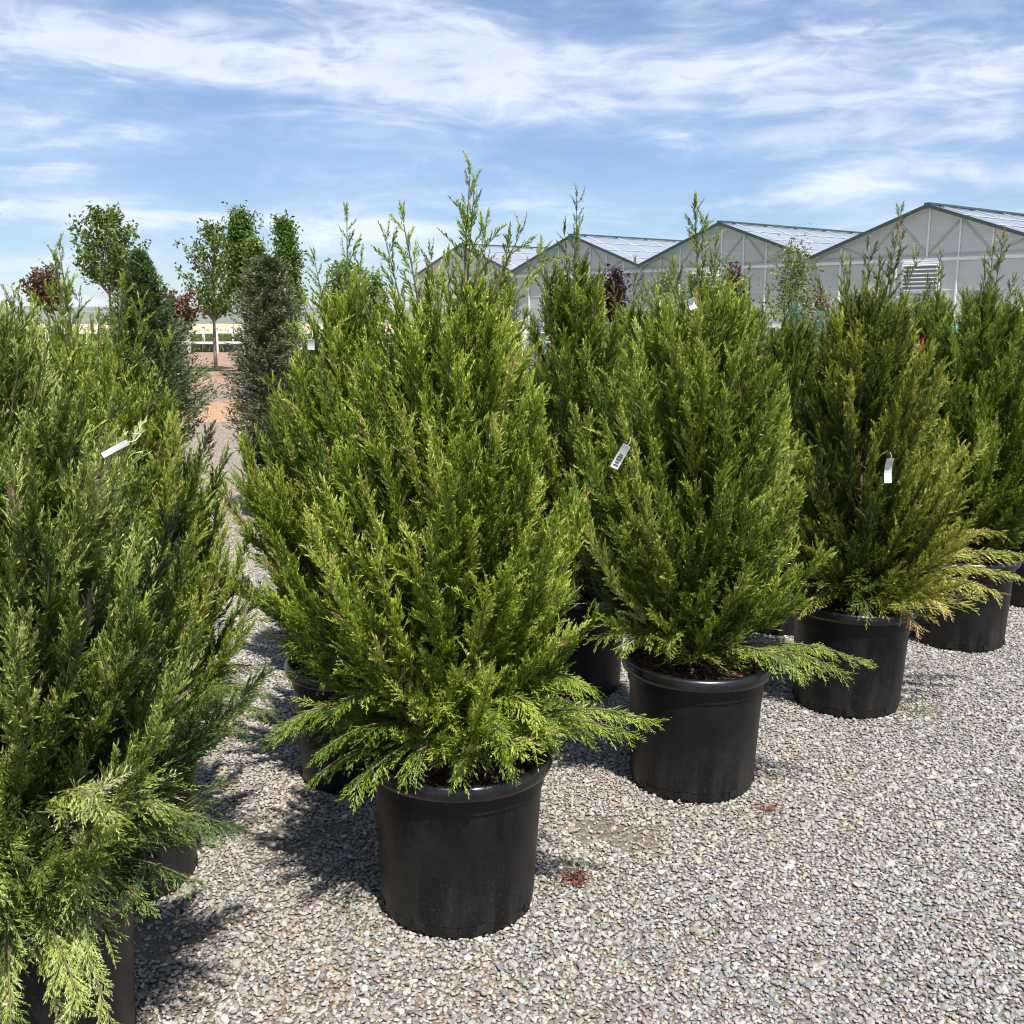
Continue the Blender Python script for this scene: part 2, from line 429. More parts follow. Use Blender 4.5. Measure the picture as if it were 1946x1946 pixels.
for k in range(5):
    ico = N.new('GeometryNodeMeshIcoSphere'); ico.inputs['Radius'].default_value = 1; ico.inputs['Subdivisions'].default_value = 2
    sp = N.new('GeometryNodeSetPosition'); nz = N.new('ShaderNodeTexNoise'); nz.noise_dimensions = '4D'
    nz.inputs['W'].default_value = k*3.7; nz.inputs['Scale'].default_value = .8; nz.inputs['Detail'].default_value = 1.5
    pos = N.new('GeometryNodeInputPosition'); Lk.new(pos.outputs[0], nz.inputs['Vector'])
    sub = N.new('ShaderNodeVectorMath'); sub.operation = 'SUBTRACT'; sub.inputs[1].default_value = (.5, .5, .5); Lk.new(nz.outputs['Color'], sub.inputs[0])
    mul = N.new('ShaderNodeVectorMath'); mul.operation = 'SCALE'; mul.inputs['Scale'].default_value = 1.7; Lk.new(sub.outputs[0], mul.inputs[0])
    Lk.new(ico.outputs[0], sp.inputs['Geometry']); Lk.new(mul.outputs[0], sp.inputs['Offset'])
    sm = N.new('GeometryNodeSetShadeSmooth'); Lk.new(sp.outputs[0], sm.inputs[0])
    mt = N.new('GeometryNodeSetMaterial'); mt.inputs['Material'].default_value = M['pebble']; Lk.new(sm.outputs[0], mt.inputs[0])
    Lk.new(mt.outputs[0], g2i.inputs[0])
iop = N.new('GeometryNodeInstanceOnPoints')
def named(nm, typ):
    n = N.new('GeometryNodeInputNamedAttribute'); n.data_type = typ; n.inputs[0].default_value = nm; return n.outputs[0]
Lk.new(gi.outputs[0], iop.inputs['Points']); Lk.new(g2i.outputs[0], iop.inputs['Instance'])
iop.inputs['Pick Instance'].default_value = True
Lk.new(named('vi', 'INT'), iop.inputs['Instance Index'])
Lk.new(named('rot', 'FLOAT_VECTOR'), iop.inputs['Rotation'])
Lk.new(named('scl', 'FLOAT_VECTOR'), iop.inputs['Scale'])
Lk.new(iop.outputs[0], gout.inputs[0])
md = go.modifiers.new('stones', 'NODES'); md.node_group = gn

# ------------------------------------------------------------------ yard strips seen through the gap between the rows
def ground_mat(name, c0, c1, scale=6, bump=.02, fine=40):
    m, nt, b = material(name); p = world_pos(nt)
    f = nt.noise(p, scale, 5, .7); f2 = nt.noise(p, fine, 3, .7)
    c = nt.mix(.5, nt.ramp(f, [(.35, c0), (.65, c1)]), nt.ramp(f2, [(.3, tuple(q*.6 for q in c0)), (.7, tuple(min(1, q*1.35) for q in c1))]))
    nt.l.new(c, b.inputs['Base Color']); b.inputs['Roughness'].default_value = .95
    nt.l.new(nt.bump(f2, .9, bump), b.inputs['Normal']); M[name] = m
ground_mat('bare_earth', (.20, .12, .075), (.34, .22, .15), 1.2, .03, 14)
ground_mat('wood_chips', (.27, .155, .085), (.42, .27, .165), 3, .03, 26)
ground_mat('dry_field', (.40, .30, .17), (.58, .46, .28), .3, .03, 2)
ground_mat('distant_scrub', (.10, .125, .10), (.19, .20, .16), .02, .05, .2)
ground_mat('green_field', (.07, .11, .03), (.15, .19, .05), .4, .05, 3)
def sheet(name, pts, z, mat, n=24, rag=0.0, seed=0):
    """ground sheet with ragged near and far edges; pts = x0,x1,y0,y1"""
    x0, x1, y0, y1 = pts; r = random.Random(seed); mb = MB()
    near = [(x0+(x1-x0)*i/n, y0+r.uniform(-rag, rag), z) for i in range(n+1)]
    far = [(x0+(x1-x0)*i/n, y1+r.uniform(-rag, rag), z) for i in range(n+1)]
    mb.add(near+far, [(i, i+1, n+2+i, n+1+i) for i in range(n)])
    return tag(mb.build(name, mat), kind='structure')
sheet('dirt_ground', (-34, 6, 20.6, 40.0), .004, M['bare_earth'], 60, .25, 3)
sheet('grass_ground', (-90, 40, 40.3, 66), .008, M['green_field'], 60, .4, 4)
sheet('field', (-260, 260, 66, 128), .012, M['dry_field'], 60, 1.5, 5)
sheet('far_field', (-1500, 1500, 128, 1300), .016, M['distant_scrub'], 60, 6, 6)

# low mound of fresh wood chips
def mound(name, x0, x1, y0, y1, h, mat, seed):
    nx, ny = 90, 22; rng = np.random.default_rng(seed)
    u = np.linspace(0, 1, nx); v = np.linspace(0, 1, ny); U, Vv = np.meshgrid(u, v)
    X = x0+(x1-x0)*U; wav = .35*np.sin(X*1.1)+.2*np.sin(X*2.7+1)
    Yy = y0+(y1-y0)*Vv + wav*(.5+Vv*.6)
    Zz = h*np.sin(PI*Vv)**.8*np.clip(np.minimum(U, 1-U)*9, 0, 1)*(1+.25*np.sin(X*1.9+2)) + rng.normal(0, .012, U.shape)
    Zz[0] = Zz[-1] = .002; Zz[:, 0] = Zz[:, -1] = .002
    V = np.stack([X, Yy, Zz], -1).reshape(-1, 3)
    F = np.array([(j*nx+i, j*nx+i+1, (j+1)*nx+i+1, (j+1)*nx+i) for j in range(ny-1) for i in range(nx-1)])
    return link_mesh(name, np_mesh(name, V, F, smooth=True), mat)
tag(mound('mulch_pile', -11, -1.2, 14.6, 17.6, .16, M['wood_chips'], 2), 'low spread of orange wood chips across the gravel aisle', 'mulch pile')

# far hills; the blue of distance haze is put into their colour
m, nt, b = material('hill_haze_tint'); p = world_pos(nt)
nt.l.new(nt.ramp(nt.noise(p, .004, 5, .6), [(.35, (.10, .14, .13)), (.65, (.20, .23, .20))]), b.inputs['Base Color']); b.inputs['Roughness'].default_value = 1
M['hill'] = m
def hills(name, y, hmax, seed, x0=-5000, x1=5000):
    rng = np.random.default_rng(seed); n = 160; xs = np.linspace(x0, x1, n)
    h = np.zeros(n)
    for i in range(9):
        h += np.sin(xs/(1400/1.6**i)+rng.uniform(0, 6))*.5/1.5**i
    h = hmax*(.62+.38*h)
    rows = [(y, 0*h), (y+250, h*.55), (y+500, h), (y+900, h*.5), (y+1200, 0*h)]
    V = np.concatenate([np.stack([xs, np.full(n, yy), hh], 1) for yy, hh in rows])
    F = np.array([(j*n+i, j*n+i+1, (j+1)*n+i+1, (j+1)*n+i) for j in range(4) for i in range(n-1)])
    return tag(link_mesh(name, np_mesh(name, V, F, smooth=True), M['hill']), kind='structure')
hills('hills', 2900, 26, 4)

# ------------------------------------------------------------------ greenhouse
# polycarbonate: milky sheet, part see-through
def pane_mat(name, c, transp, rough):
    m, nt, b = material(name); p = world_pos(nt)
    f = nt.noise(p, .6, 4, .6)
    nt.l.new(nt.ramp(f, [(.3, tuple(q*.9 for q in c)), (.7, tuple(min(1, q*1.07) for q in c))]), b.inputs['Base Color'])
    b.inputs['Roughness'].default_value = rough
    t = nt.new('ShaderNodeBsdfTransparent'); mx = nt.new('ShaderNodeMixShader'); mx.inputs[0].default_value = transp
    tl = nt.new('ShaderNodeBsdfTranslucent'); tl.inputs[0].default_value = (*c, 1)
    mx2 = nt.new('ShaderNodeMixShader'); mx2.inputs[0].default_value = .35
    nt.l.new(b.outputs[0], mx2.inputs[1]); nt.l.new(tl.outputs[0], mx2.inputs[2])
    nt.l.new(mx2.outputs[0], mx.inputs[1]); nt.l.new(t.outputs[0], mx.inputs[2])
    nt.l.new(mx.outputs[0], nt.n['Material Output'].inputs[0]); M[name] = m
pane_mat('wall_panel', (.88, .87, .83), .08, .3)
pane_mat('roof_panel', (.44, .49, .56), .08, .25)

GD = 42.0
pk = W(1770, 391, GD); peakH = pk.z; gutH = W(1561, 489, GD*1.098).z
u2 = Vector((-.6197, .7848, 0)); v2 = Vector((.7848, .6197, 0)); BW = 10.55; GLEN = 70
gh = empty('greenhouse', (pk.x, pk.y, 0))
tag(gh, 'long pale greenhouse with four joined gables, green trim and glazed roofs behind the shrubs', 'greenhouse')
O = Vector((0, 0, 0))
def gp(s, z, back=0.0): return u2*s + v2*back + Vector((0, 0, z))
for k in range(4):
    c0 = k*BW; a = c0-BW/2; bb = c0+BW/2; rise = peakH-gutH
    def zt(s): return peakH - abs(s-c0)/(BW/2)*rise
    wl = MB(); wl.add([gp(a+.05, 0), gp(bb-.05, 0), gp(bb-.05, gutH), gp(c0, peakH-.03), gp(a+.05, gutH)], [(0, 1, 2, 3, 4)])
    wo = wl.build('gable_wall', M['wall_panel'], gh)
    fr = MB(); nm = 8
    for i in range(1, nm):
        s = a + BW*i/nm
        fr.bar(gp(s, 0, -.04), gp(s, zt(s)-.10, -.04), .06, .05, up=v2)
    fr.bar(gp(a+.05, gutH-.30, -.052), gp(bb-.05, gutH-.30, -.052), .13, .04, up=v2)
    for i in (0, 1):
        s = a if i == 0 else bb
        fr.bar(gp(s, 0, -.06), gp(s, gutH, -.06), .18 , .08, up=v2)
    fr.build('mullion', M['grey_steel'], gh)
    hz = MB()
    for zz in np.arange(gutH+.35, peakH-.3, .55):
        hw = (peakH-zz)/rise*BW/2-.15; hz.bar(gp(c0-hw, zz, -.012), gp(c0+hw, zz, -.012), .02, .015, up=v2)
    for zz in (gutH*.28, gutH*.62): hz.bar(gp(a+.1, zz, -.012), gp(bb-.1, zz, -.012), .025, .015, up=v2)
    hz.build('glazing_bar', M['grey_steel'], gh)
    tr = MB(); nd = 8
    for bk in (-.022,):
        tr.bar(gp(a+.2, gutH-.1, bk), gp(bb-.2, gutH-.1, bk), .06, .03, up=v2)
        for i in range(nd):
            s0 = a+BW*(i)/nd; s1 = a+BW*(i+1)/nd
            if i % 2 == 0: tr.bar(gp(s0, gutH-.1, bk), gp(s1, zt(s1)-.1, bk), .085, .03, up=v2)
            else: tr.bar(gp(s0, zt(s0)-.1, bk), gp(s1, gutH-.1, bk), .085, .03, up=v2)
    tr.build('truss', M['truss_steel'], gh)
    for sgn in (-1, 1):
        e = c0+sgn*BW/2
        rf = MB(); th = .05
        rf.add([gp(c0, peakH, -.25), gp(e, gutH, -.25), gp(e, gutH, GLEN), gp(c0, peakH, GLEN),
                gp(c0, peakH-th, -.25), gp(e, gutH-th, -.25), gp(e, gutH-th, GLEN), gp(c0, peakH-th, GLEN)],
               [(0, 1, 2, 3), (7, 6, 5, 4), (0, 4, 5, 1), (3, 2, 6, 7), (1, 5, 6, 2)])
        rf.build('roof', M['roof_panel'], gh)
        rb = MB(); nb = int(GLEN/2.4); nup = Vector((0, 0, 1))
        for i in range(nb):
            q = .8+i*2.4
            rb.bar(gp(c0+sgn*.05, peakH+.015, q), gp(e-sgn*.1, gutH+.035, q), .07, .04)
        for j in (1, 2, 3):
            s = c0+sgn*BW/2*j/4; rb.bar(gp(s, zt(s)+.028, 0), gp(s, zt(s)+.028, GLEN), .06, .03)
        rb.build('roof_bar', M['roof_steel'], gh)
        tm = MB(); tm.bar(gp(c0, peakH-.01, -.30), gp(e, gutH-.01, -.30), .08, .13)
        tm.build('rake_trim', M['trim_dark'], gh)
    rg = MB(); rg.bar(gp(c0, peakH+.07, -.32), gp(c0, peakH+.05, GLEN), .26, .07); rg.build('ridge_cap', M['trim_dark'], gh)
    gt = MB(); gt.bar(gp(bb, gutH+.02, -.2), gp(bb, gutH+.02, GLEN), .3, .14); gt.build('gutter', M['grey_steel'], gh)
    if k < 3 and k != 0 or k == 0:
        # louvred vent and door in the gable
        vs = c0 + (.18 if k == 0 else .9)
        lv = MB(); z0, z1 = gutH-1.55, gutH-.42; hw = .78
        fm = MB()
        for (p0, p1) in ((gp(vs-hw, z0, -.10), gp(vs+hw, z0, -.10)), (gp(vs-hw, z1, -.10), gp(vs+hw, z1, -.10)), (gp(vs-hw, z0, -.10), gp(vs-hw, z1, -.10)), (gp(vs+hw, z0, -.10), gp(vs+hw, z1, -.10))):
            fm.bar(p0, p1, .08, .10, up=v2)
        fo = fm.build('vent', M['grey_steel'], gh)
        for i in range(7):
            z = z0+(z1-z0)*(i+.5)/7
            lv.bar(gp(vs-hw+.04, z, -.14), gp(vs+hw-.04, z, -.14), .035, .11, up=v2+Vector((0, 0, .6)))
        lv.build('louvre', M['white_card'], fo)
        bk_ = MB(); bk_.add([gp(vs-hw, z0, -.066), gp(vs+hw, z0, -.066), gp(vs+hw, z1, -.066), gp(vs-hw, z1, -.066)], [(0, 1, 2, 3)])
        bk_.build('vent_opening', M['truss_steel'], fo)
        if k == 0:
            dz = gutH-1.75
            df = MB()
            for (p0, p1) in ((gp(vs-1.1, 0, -.10), gp(vs-1.1, dz, -.10)), (gp(vs+1.1, 0, -.10), gp(vs+1.1, dz, -.10)), (gp(vs-1.16, dz, -.10), gp(vs+1.16, dz, -.10)), (gp(vs, 0, -.10), gp(vs, dz, -.10))):
                df.bar(p0, p1, .09, .09, up=v2)
            do = df.build('door', M['white_card'], gh)
            for s_ in (-.55, .55):
                pn = MB(); pn.add([gp(vs+s_-.3, dz*.52, -.13), gp(vs+s_+.3, dz*.52, -.13), gp(vs+s_+.3, dz-.25, -.13), gp(vs+s_-.3, dz-.25, -.13)], [(0, 1, 2, 3)])
                pn.build('door_window', M['grey_steel'], do)
# side wall facing left at the far end of the row, back wall
sw = MB(); e = 3.5*BW
sw.add([gp(e, 0, 0), gp(e, 0, GLEN), gp(e, gutH, GLEN), gp(e, gutH, 0)], [(0, 1, 2, 3)])
sw.add([gp(-BW/2, 0, 0), gp(-BW/2, 0, GLEN), gp(-BW/2, gutH, GLEN), gp(-BW/2, gutH, 0)], [(0, 3, 2, 1)])
sw.add([gp(-BW/2, 0, GLEN), gp(e, 0, GLEN), gp(e, gutH, GLEN), gp(-BW/2, gutH, GLEN)], [(0, 1, 2, 3)])
sw.build('side_wall', M['wall_panel'], gh)

# ------------------------------------------------------------------ nursery pot
def make_pot(parent, k=72):
    mb = MB()
    prof = [(0.0, .016), (.175, .016), (.192, .006), (.207, .004), (.2095, .010), (.2105, .035), (.212, .0365), (.2235, .300), (.2265, .352), (.2315, .356),
            (.2325, .402), (.2345, .410)]
    mb.lathe(prof, k)
    inner = [(.228, .412), (.224, .350), (.220, .300)]
    mb.lathe(inner, k)
    pot = mb.build('pot', M['pot'], parent, smooth=True)
    es = pot.modifiers.new('es', 'EDGE_SPLIT'); es.split_angle = R(35)
    rm = MB()
    rp = [(.2345, .4085), (.2385, .4015), (.2470, .4000), (.2520, .4040), (.2548, .4130), (.2552, .4240), (.2525, .4340), (.2465, .4405), (.2385, .4420), (.2315, .4385), (.2280, .4310), (.2265, .410)]
    rm.lathe(rp, k, wob=lambda a, z: .004*math.sin(2*a+.6))
    rim = rm.build('rim', M['pot_rim'], pot, smooth=True)
    for i in range(8):
        a = 2*PI*i/8 + .24; hl = MB()
        Mx = Matrix.Rotation(a, 3, 'Z')
        hl.box((.2110*math.cos(a), .2110*math.sin(a), .026), (.006, .030, .020), Mx)
        hl.build('drain_hole', M['dark_hole'], pot)
    return pot
def make_soil(parent, seed=0):
    rng = np.random.default_rng(seed)
    nr, k = 9, 40; V = [(0, 0, .405)]
    for i in range(1, nr):
        for j in range(k):
            r = .226*i/(nr-1); a = 2*PI*j/k
            V.append((r*math.cos(a), r*math.sin(a), .392 + .012*(1-i/(nr-1)) + rng.normal(0, .002)))
    F = [(0, 1+j, 1+(j+1) % k, 1+(j+1) % k) for j in range(k)]
    mb = MB(); mb.v = V
    mb.f = [(0, 1+j, 1+(j+1) % k) for j in range(k)] + [(1+(i-1)*k+j, 1+(i-1)*k+(j+1) % k, 1+i*k+(j+1) % k, 1+i*k+j) for i in range(1, nr-1) for j in range(k)]
    # bark chips lying on top
    for i in range(420):
        r = .222*math.sqrt(rng.random()); a = rng.uniform(0, 2*PI)
        Mx = Matrix.Rotation(rng.uniform(0, 6.3), 3, 'Z') @ Matrix.Rotation(rng.normal(0, .4), 3, 'X')
        mb.box((r*math.cos(a), r*math.sin(a), .400+rng.uniform(0, .012)), (rng.uniform(.012, .03), rng.uniform(.005, .012), rng.uniform(.002, .005)), Mx)
    return mb.build('soil', M['mulch'], parent)

# ------------------------------------------------------------------ juniper foliage
def spray_template(rng, L=.085, n=10, droop=0.0, sub=.0066):
    B, D, Ln, Wd, T = [], [], [], [], []
    bend = rng.normal(0, .14)
    def stem(s): return np.array([s*L, bend*L*s*s, rng.normal(0, .001) - droop*L*s*s])
    def addb(b, d, l, w_, t): B.append(b); D.append(d/np.linalg.norm(d)); Ln.append(l); Wd.append(w_); T.append(t)
    for i in range(3):
        a, c = stem(i/3), stem((i+1.3)/3); addb(a, c-a, np.linalg.norm(c-a), .0026, -.06)
    sd_ = 1
    for i in range(n):
        s = .08 + .9*(i+rng.uniform(-.3, .3))/n; sd_ = -sd_
        b0 = stem(s); ang = R(rng.uniform(24, 42))*(1-.25*s)
        d = np.array([math.cos(ang), sd_*math.sin(ang), rng.normal(0, .22) - droop*.8]); d /= np.linalg.norm(d)
        tl = L*(.36*(1-s)**.75 + .10)*rng.uniform(.75, 1.2)
        addb(b0, d, tl*1.0, .0027, -.05)
        m_ = max(2, int(tl/sub)); ss = 1
        for j in range(m_):
            q = .20 + .8*(j+rng.uniform(-.2, .2))/m_; ss = -ss
            bq = b0 + d*tl*q; a2 = R(rng.uniform(13, 28))*ss
            ca, sa = math.cos(a2), math.sin(a2)
            dq = np.array([d[0]*ca - d[1]*sa, d[0]*sa + d[1]*ca, d[2] + rng.normal(0, .16)]); dq /= np.linalg.norm(dq)
            addb(bq, dq, rng.uniform(.0120, .0200)*(1-.25*q), rng.uniform(.0025, .0037), .07*q+rng.normal(0, .055))
    addb(stem(1.0), stem(1.0)-stem(.9), .020, .0034, .08)
    B = np.array(B); D = np.array(D)
    V = blades(B, D, np.array(Ln), np.array(Wd), rng, side=np.array([0, 0, 1.0]) + rng.normal(0, .5, (len(B), 3)))
    return V, np.repeat(np.array(T), 4)
_r = np.random.default_rng(11)
def foxtail(rng, L=.086, n=24):
    """bushy upright twig: short cords all round a stem, tapering to a point"""
    B, D, Ln, Wd, T = [], [], [], [], []
    bx, by = rng.normal(0, .10, 2); kink = rng.uniform(.75, 1.25)
    def stem(s): return np.array([s*L, bx*L*s*s, by*L*s*s])
    def addb(b, d, l, w_, t): B.append(b); D.append(d/np.linalg.norm(d)); Ln.append(l); Wd.append(w_); T.append(t)
    for i in range(4):
        a, c = stem(i/4), stem((i+1.3)/4); addb(a, c-a, np.linalg.norm(c-a), .0030, -.10+.05*i)
    ph = rng.uniform(0, 6.28)
    for i in range(n):
        s = .04 + .94*(i+rng.uniform(-.3, .3))/n; ph += 2.4+rng.normal(0, .5)
        ang = R(rng.uniform(16, 38))*(1-.35*s)
        d = np.array([math.cos(ang), math.sin(ang)*math.cos(ph), math.sin(ang)*math.sin(ph)*.75])
        tl = (.019*(1-s)**.8 + .0095)*rng.uniform(.65, 1.35)*kink
        b0 = stem(s); g = -.09 + .20*s
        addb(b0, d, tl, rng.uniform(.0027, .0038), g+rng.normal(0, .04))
        for j in range(2 if tl > .016 else 1):
            q = rng.uniform(.25, .6); v = d + rng.normal(0, .30, 3)
            addb(b0+d*tl*q, v, tl*rng.uniform(.5, .75), rng.uniform(.0025, .0036), g+.03+rng.normal(0, .05))
    addb(stem(1.0), stem(1.0)-stem(.9), .016, .0034, .12)
    B = np.array(B); D = np.array(D)
    V = blades(B, D, np.array(Ln), np.array(Wd), rng)
    return V, np.repeat(np.array(T), 4)
SPR = [foxtail(_r) for _ in range(10)]
SPR_D = [spray_template(_r, .13, 12, .34, .0066) for _ in range(5)]      # drooping, flatter fans

class Crown:
    def __init__(s, seed): s.rng = np.random.default_rng(seed); s.items = []; s.stems = []; s.loose = []
    def spray(s, pos, d, nrm, scale, tint, droop=False):
        s.items.append((pos, d, nrm, scale, tint, droop))
    def plume(s, P0, P1, P2, start=.35, spacing=.021, ssc=(1.0, .55), ang=(22, 42), tint=.45, tipgain=.10, droop=False, up=.18, stem_r=.004, flat=0.0):
        rng = s.rng; P0, P1, P2 = (np.array(p, float) for p in (P0, P1, P2))
        ts = np.linspace(0, 1, 9)
        pts = [(1-t)**2*P0 + 2*t*(1-t)*P1 + t*t*P2 for t in ts]
        L = sum(np.linalg.norm(pts[i+1]-pts[i]) for i in range(8))
        s.stems.append((pts, [stem_r*(1-.8*t)+.0006 for t in ts]))
        n = max(3, int(L*(1-start)/spacing)); ph0 = rng.uniform(0, 6.28)
        for i in range(n):
            t = start + (1-start)*(i+rng.uniform(-.3, .3))/n
            p = (1-t)**2*P0 + 2*t*(1-t)*P1 + t*t*P2
            T = 2*(1-t)*(P1-P0) + 2*t*(P2-P1); T /= np.linalg.norm(T)+1e-9
            phi = ph0 + (PI if i % 2 else 0) + rng.normal(0, .6) if droop else ph0 + 2.4*i + rng.normal(0, .4)
            a = np.cross(T, [0, 0, 1.0]) + 1e-6; a /= np.linalg.norm(a); b = np.cross(T, a)
            Nn = a*math.cos(phi) + b*math.sin(phi)*(1-flat)
            an = R(rng.uniform(*ang)); d = T*math.cos(an) + Nn*math.sin(an); d[2] += up; d /= np.linalg.norm(d)
            q = (t-start)/(1-start); sc = (ssc[0]*(1-q) + ssc[1]*q)*(rng.uniform(.75, 1.2) if droop else rng.uniform(.65, 1.15) + (.45 if rng.random() < .10 else 0))
            nr = (rng.normal(size=3)*.6 + (b*math.cos(ph0) - a*math.sin(ph0))*.9)*(1-flat) + np.array([0, 0, 1.6*flat])
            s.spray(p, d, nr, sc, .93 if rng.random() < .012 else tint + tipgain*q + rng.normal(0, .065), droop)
        s.spray(P2, (P2-P1)/np.linalg.norm(P2-P1), rng.normal(size=3), ssc[1]*.9, tint+tipgain, droop)
    def mesh(s):
        rng = s.rng; Vs, Ts = [], []
        groups = {}
        for it in s.items:
            k = (it[5], int(rng.integers(0, len(SPR_D) if it[5] else len(SPR)))); groups.setdefault(k, []).append(it)
        for (dr, k), its in groups.items():
            V0, T0 = (SPR_D if dr else SPR)[k]
            P = np.array([i[0] for i in its]); X = unit(np.array([i[1] for i in its])); Nr = np.array([i[2] for i in its])
            Yy = unit(np.cross(Nr, X)); Zz = np.cross(X, Yy); sc = np.array([i[3] for i in its]); tt = np.array([i[4] for i in its])
            Mx = np.stack([X, Yy, Zz], axis=2)*sc[:, None, None]
            VV = np.einsum('nij,vj->nvi', Mx, V0) + P[:, None, :]
            Vs.append(VV.reshape(-1, 3).astype(np.float32))
            Ts.append((T0[None, :] + tt[:, None]).ravel())
        for V, T in s.loose: Vs.append(V); Ts.append(T)
        V = np.concatenate(Vs); T = np.clip(np.concatenate(Ts), 0, 1)
        return np_mesh('foliage', V, quads(len(V)//4), T)
    def stem_mesh(s, trunk):
        mb = MB()
        for pts, rad in trunk: mb.tube(pts, rad, 8)
        for pts, rad in s.stems: mb.tube(pts, rad, 4, cap=False)
        me = bpy.data.meshes.new('trunk'); me.from_pydata(mb.v, [], mb.f); me.update()
        me.polygons.foreach_set('use_smooth', [True]*len(me.polygons))
        return me

def juniper_crown(seed, prof, nplume=153, leaders=(), lows=(), tint=.45, tsp=.07, z0=.40, density=1.0, tight=1.0, lowtint=0.0, nlow=26, ssz=1.0, split=None, lowq=.12, env=.91):
    """prof: (height, reach left, reach right); leaders: (x, y, ztop, zbase); lows: (end point, droop, tint)"""
    cr = Crown(seed); rng = cr.rng
    hs = np.array([p[0] for p in prof]); rl = np.array([p[1] for p in prof]); rr = np.array([p[2] for p in prof])
    top = hs[-1]
    def rad(h, phi):
        a = np.interp(h, hs, rl); b = np.interp(h, hs, rr); ry = .5*(a+b)
        rx = b if math.cos(phi) > 0 else a
        return math.sqrt((rx*math.cos(phi))**2 + (ry*math.sin(phi))**2)
    grid = np.linspace(z0+.10, top-.02, 200); wts = np.interp(grid, hs, (rl+rr)/2)+.09; wts /= wts.sum()
    side_t = {}
    for i in range(nplume):
        h = rng.choice(grid, p=wts) + rng.uniform(-.01, .01); phi = rng.uniform(0, 2*PI)
        inner = rng.random() < .36
        hole = math.sin(phi*4+seed+h*7) + math.sin(phi*7-h*10+seed*2.3) > .62
        if hole and not inner and h < top-.35 and rng.random() < .88: continue
        f = rng.uniform(.18, .72) if inner else rng.uniform(.72, 1.02)
        if not inner and rng.random() < .17: f = rng.uniform(1.06, 1.28)
        r = rad(h, phi)*f*env
        q = min(1, max(0, (h-z0)/(top-z0)))
        P2 = np.array([r*math.cos(phi), r*math.sin(phi), h])
        hs_ = max(z0+.01, h - (.22+.75*r)*tight); hs_ = min(hs_, h-.08) if q > .08 else z0+.02
        P0 = np.array([.02*math.cos(phi), .02*math.sin(phi), hs_])
        tilt = R(78 - 60*min(1, q*1.9))*(.6+.4*min(1, r/.3)) + rng.normal(0, .09)
        tg = np.array([math.sin(tilt)*math.cos(phi), math.sin(tilt)*math.sin(phi), math.cos(tilt)])
        L = np.linalg.norm(P2-P0); P1 = P2 - tg*L*.5
        P1[2] = max(P1[2], z0+.01)
        azt = .05*math.sin(phi*3+seed) + .04*math.sin(phi*7+h*5+seed)
        low = q < lowq*rng.uniform(.7, 1.3)
        t_ = tint + azt + rng.normal(0, tsp*1.2) + (lowtint if low else 0)
        if split is not None: t_ += split(P2)
        cr.plume(P0, P1, P2, start=.28 if L < .3 else .40, spacing=(.0120 if not low else .016)/density, ssc=((1.10 if not low else .85)*ssz, (.75 if not low else .5)*ssz), ang=(10, 32) if not low else (22, 42), tint=t_, up=.20 if not low else -.05, droop=low, flat=.4 if low else 0, stem_r=.0030)
    extra = []
    for i in range(12):
        a = rng.uniform(0, 2*PI); hh = rng.uniform(top-.42, top-.08); rr_ = rad(hh, a)*rng.uniform(.5, .95)
        extra.append((rr_*math.cos(a), rr_*math.sin(a), hh+rng.uniform(.08, .19), hh-.3))
    for (x, y, zt, zb) in list(leaders) + extra:
        zt -= .045
        lean = np.array([x*.35, y*.35, zb]); P2 = np.array([x, y, zt]); P1 = (lean+P2)/2 + np.array([-x*.1, 0, 0])
        cr.plume(lean, P1, P2, start=.08, spacing=.022, ssc=(1.08, .66), ang=(18, 42), tint=tint+.02, up=.10, stem_r=.0036, tipgain=.02)
        # bare orange-brown tip
        cr.spray(P2, np.array([rng.normal(0, .1), 0, 1.0]), rng.normal(size=3), .6, .58)
    for i in range(nlow):
        phi = rng.uniform(0, 2*PI); r = rad(z0+.12, phi)*rng.uniform(.8, 1.05)
        e = np.array([r*math.cos(phi), r*math.sin(phi), z0+rng.uniform(.05, .15+lowq*.9)])
        cr.plume((0, 0, z0+.04), (e[0]*.5, e[1]*.5, z0+.14), e, start=.35, spacing=.024/density, ssc=(.85*ssz, .5*ssz), tint=tint+lowtint-.05+rng.normal(0, .06), droop=True, up=-.10, flat=.55)
    for (e, drp, t_) in lows:
        e = np.array(e, float); mid = np.array([e[0]*.55, e[1]*.55, max(e[2], z0)+drp])
        cr.plume((0, 0, z0+.05), mid, e, start=.30, spacing=.013, ssc=(.85, .45), ang=(22, 42), tint=t_-.07, droop=True, up=-.12, flat=.7, tipgain=.05)
    trunk = [([(0, 0, z0-.01), (.006, .004, z0+.3), (0, .0, z0+.8), (0, 0, top-.25)], [.017, .011, .006, .002])]
    for i in range(4):
        a = rng.uniform(0, 6.28); r1, r2 = .05, rng.uniform(.08, .16); zt = top-rng.uniform(.25, .5)
        trunk.append(([(.008*math.cos(a), .008*math.sin(a), z0), (r1*math.cos(a), r1*math.sin(a), z0+.2), (r2*math.cos(a), r2*math.sin(a), zt*.7+z0*.3), (r2*math.cos(a), r2*math.sin(a), zt)], [.010, .007, .004, .0015]))
    return cr, trunk

def copy_tree(o, parent=None):
    c = o.copy(); C.objects.link(c); c.parent = parent
    for ch in list(o.children): copy_tree(ch, c)
    return c

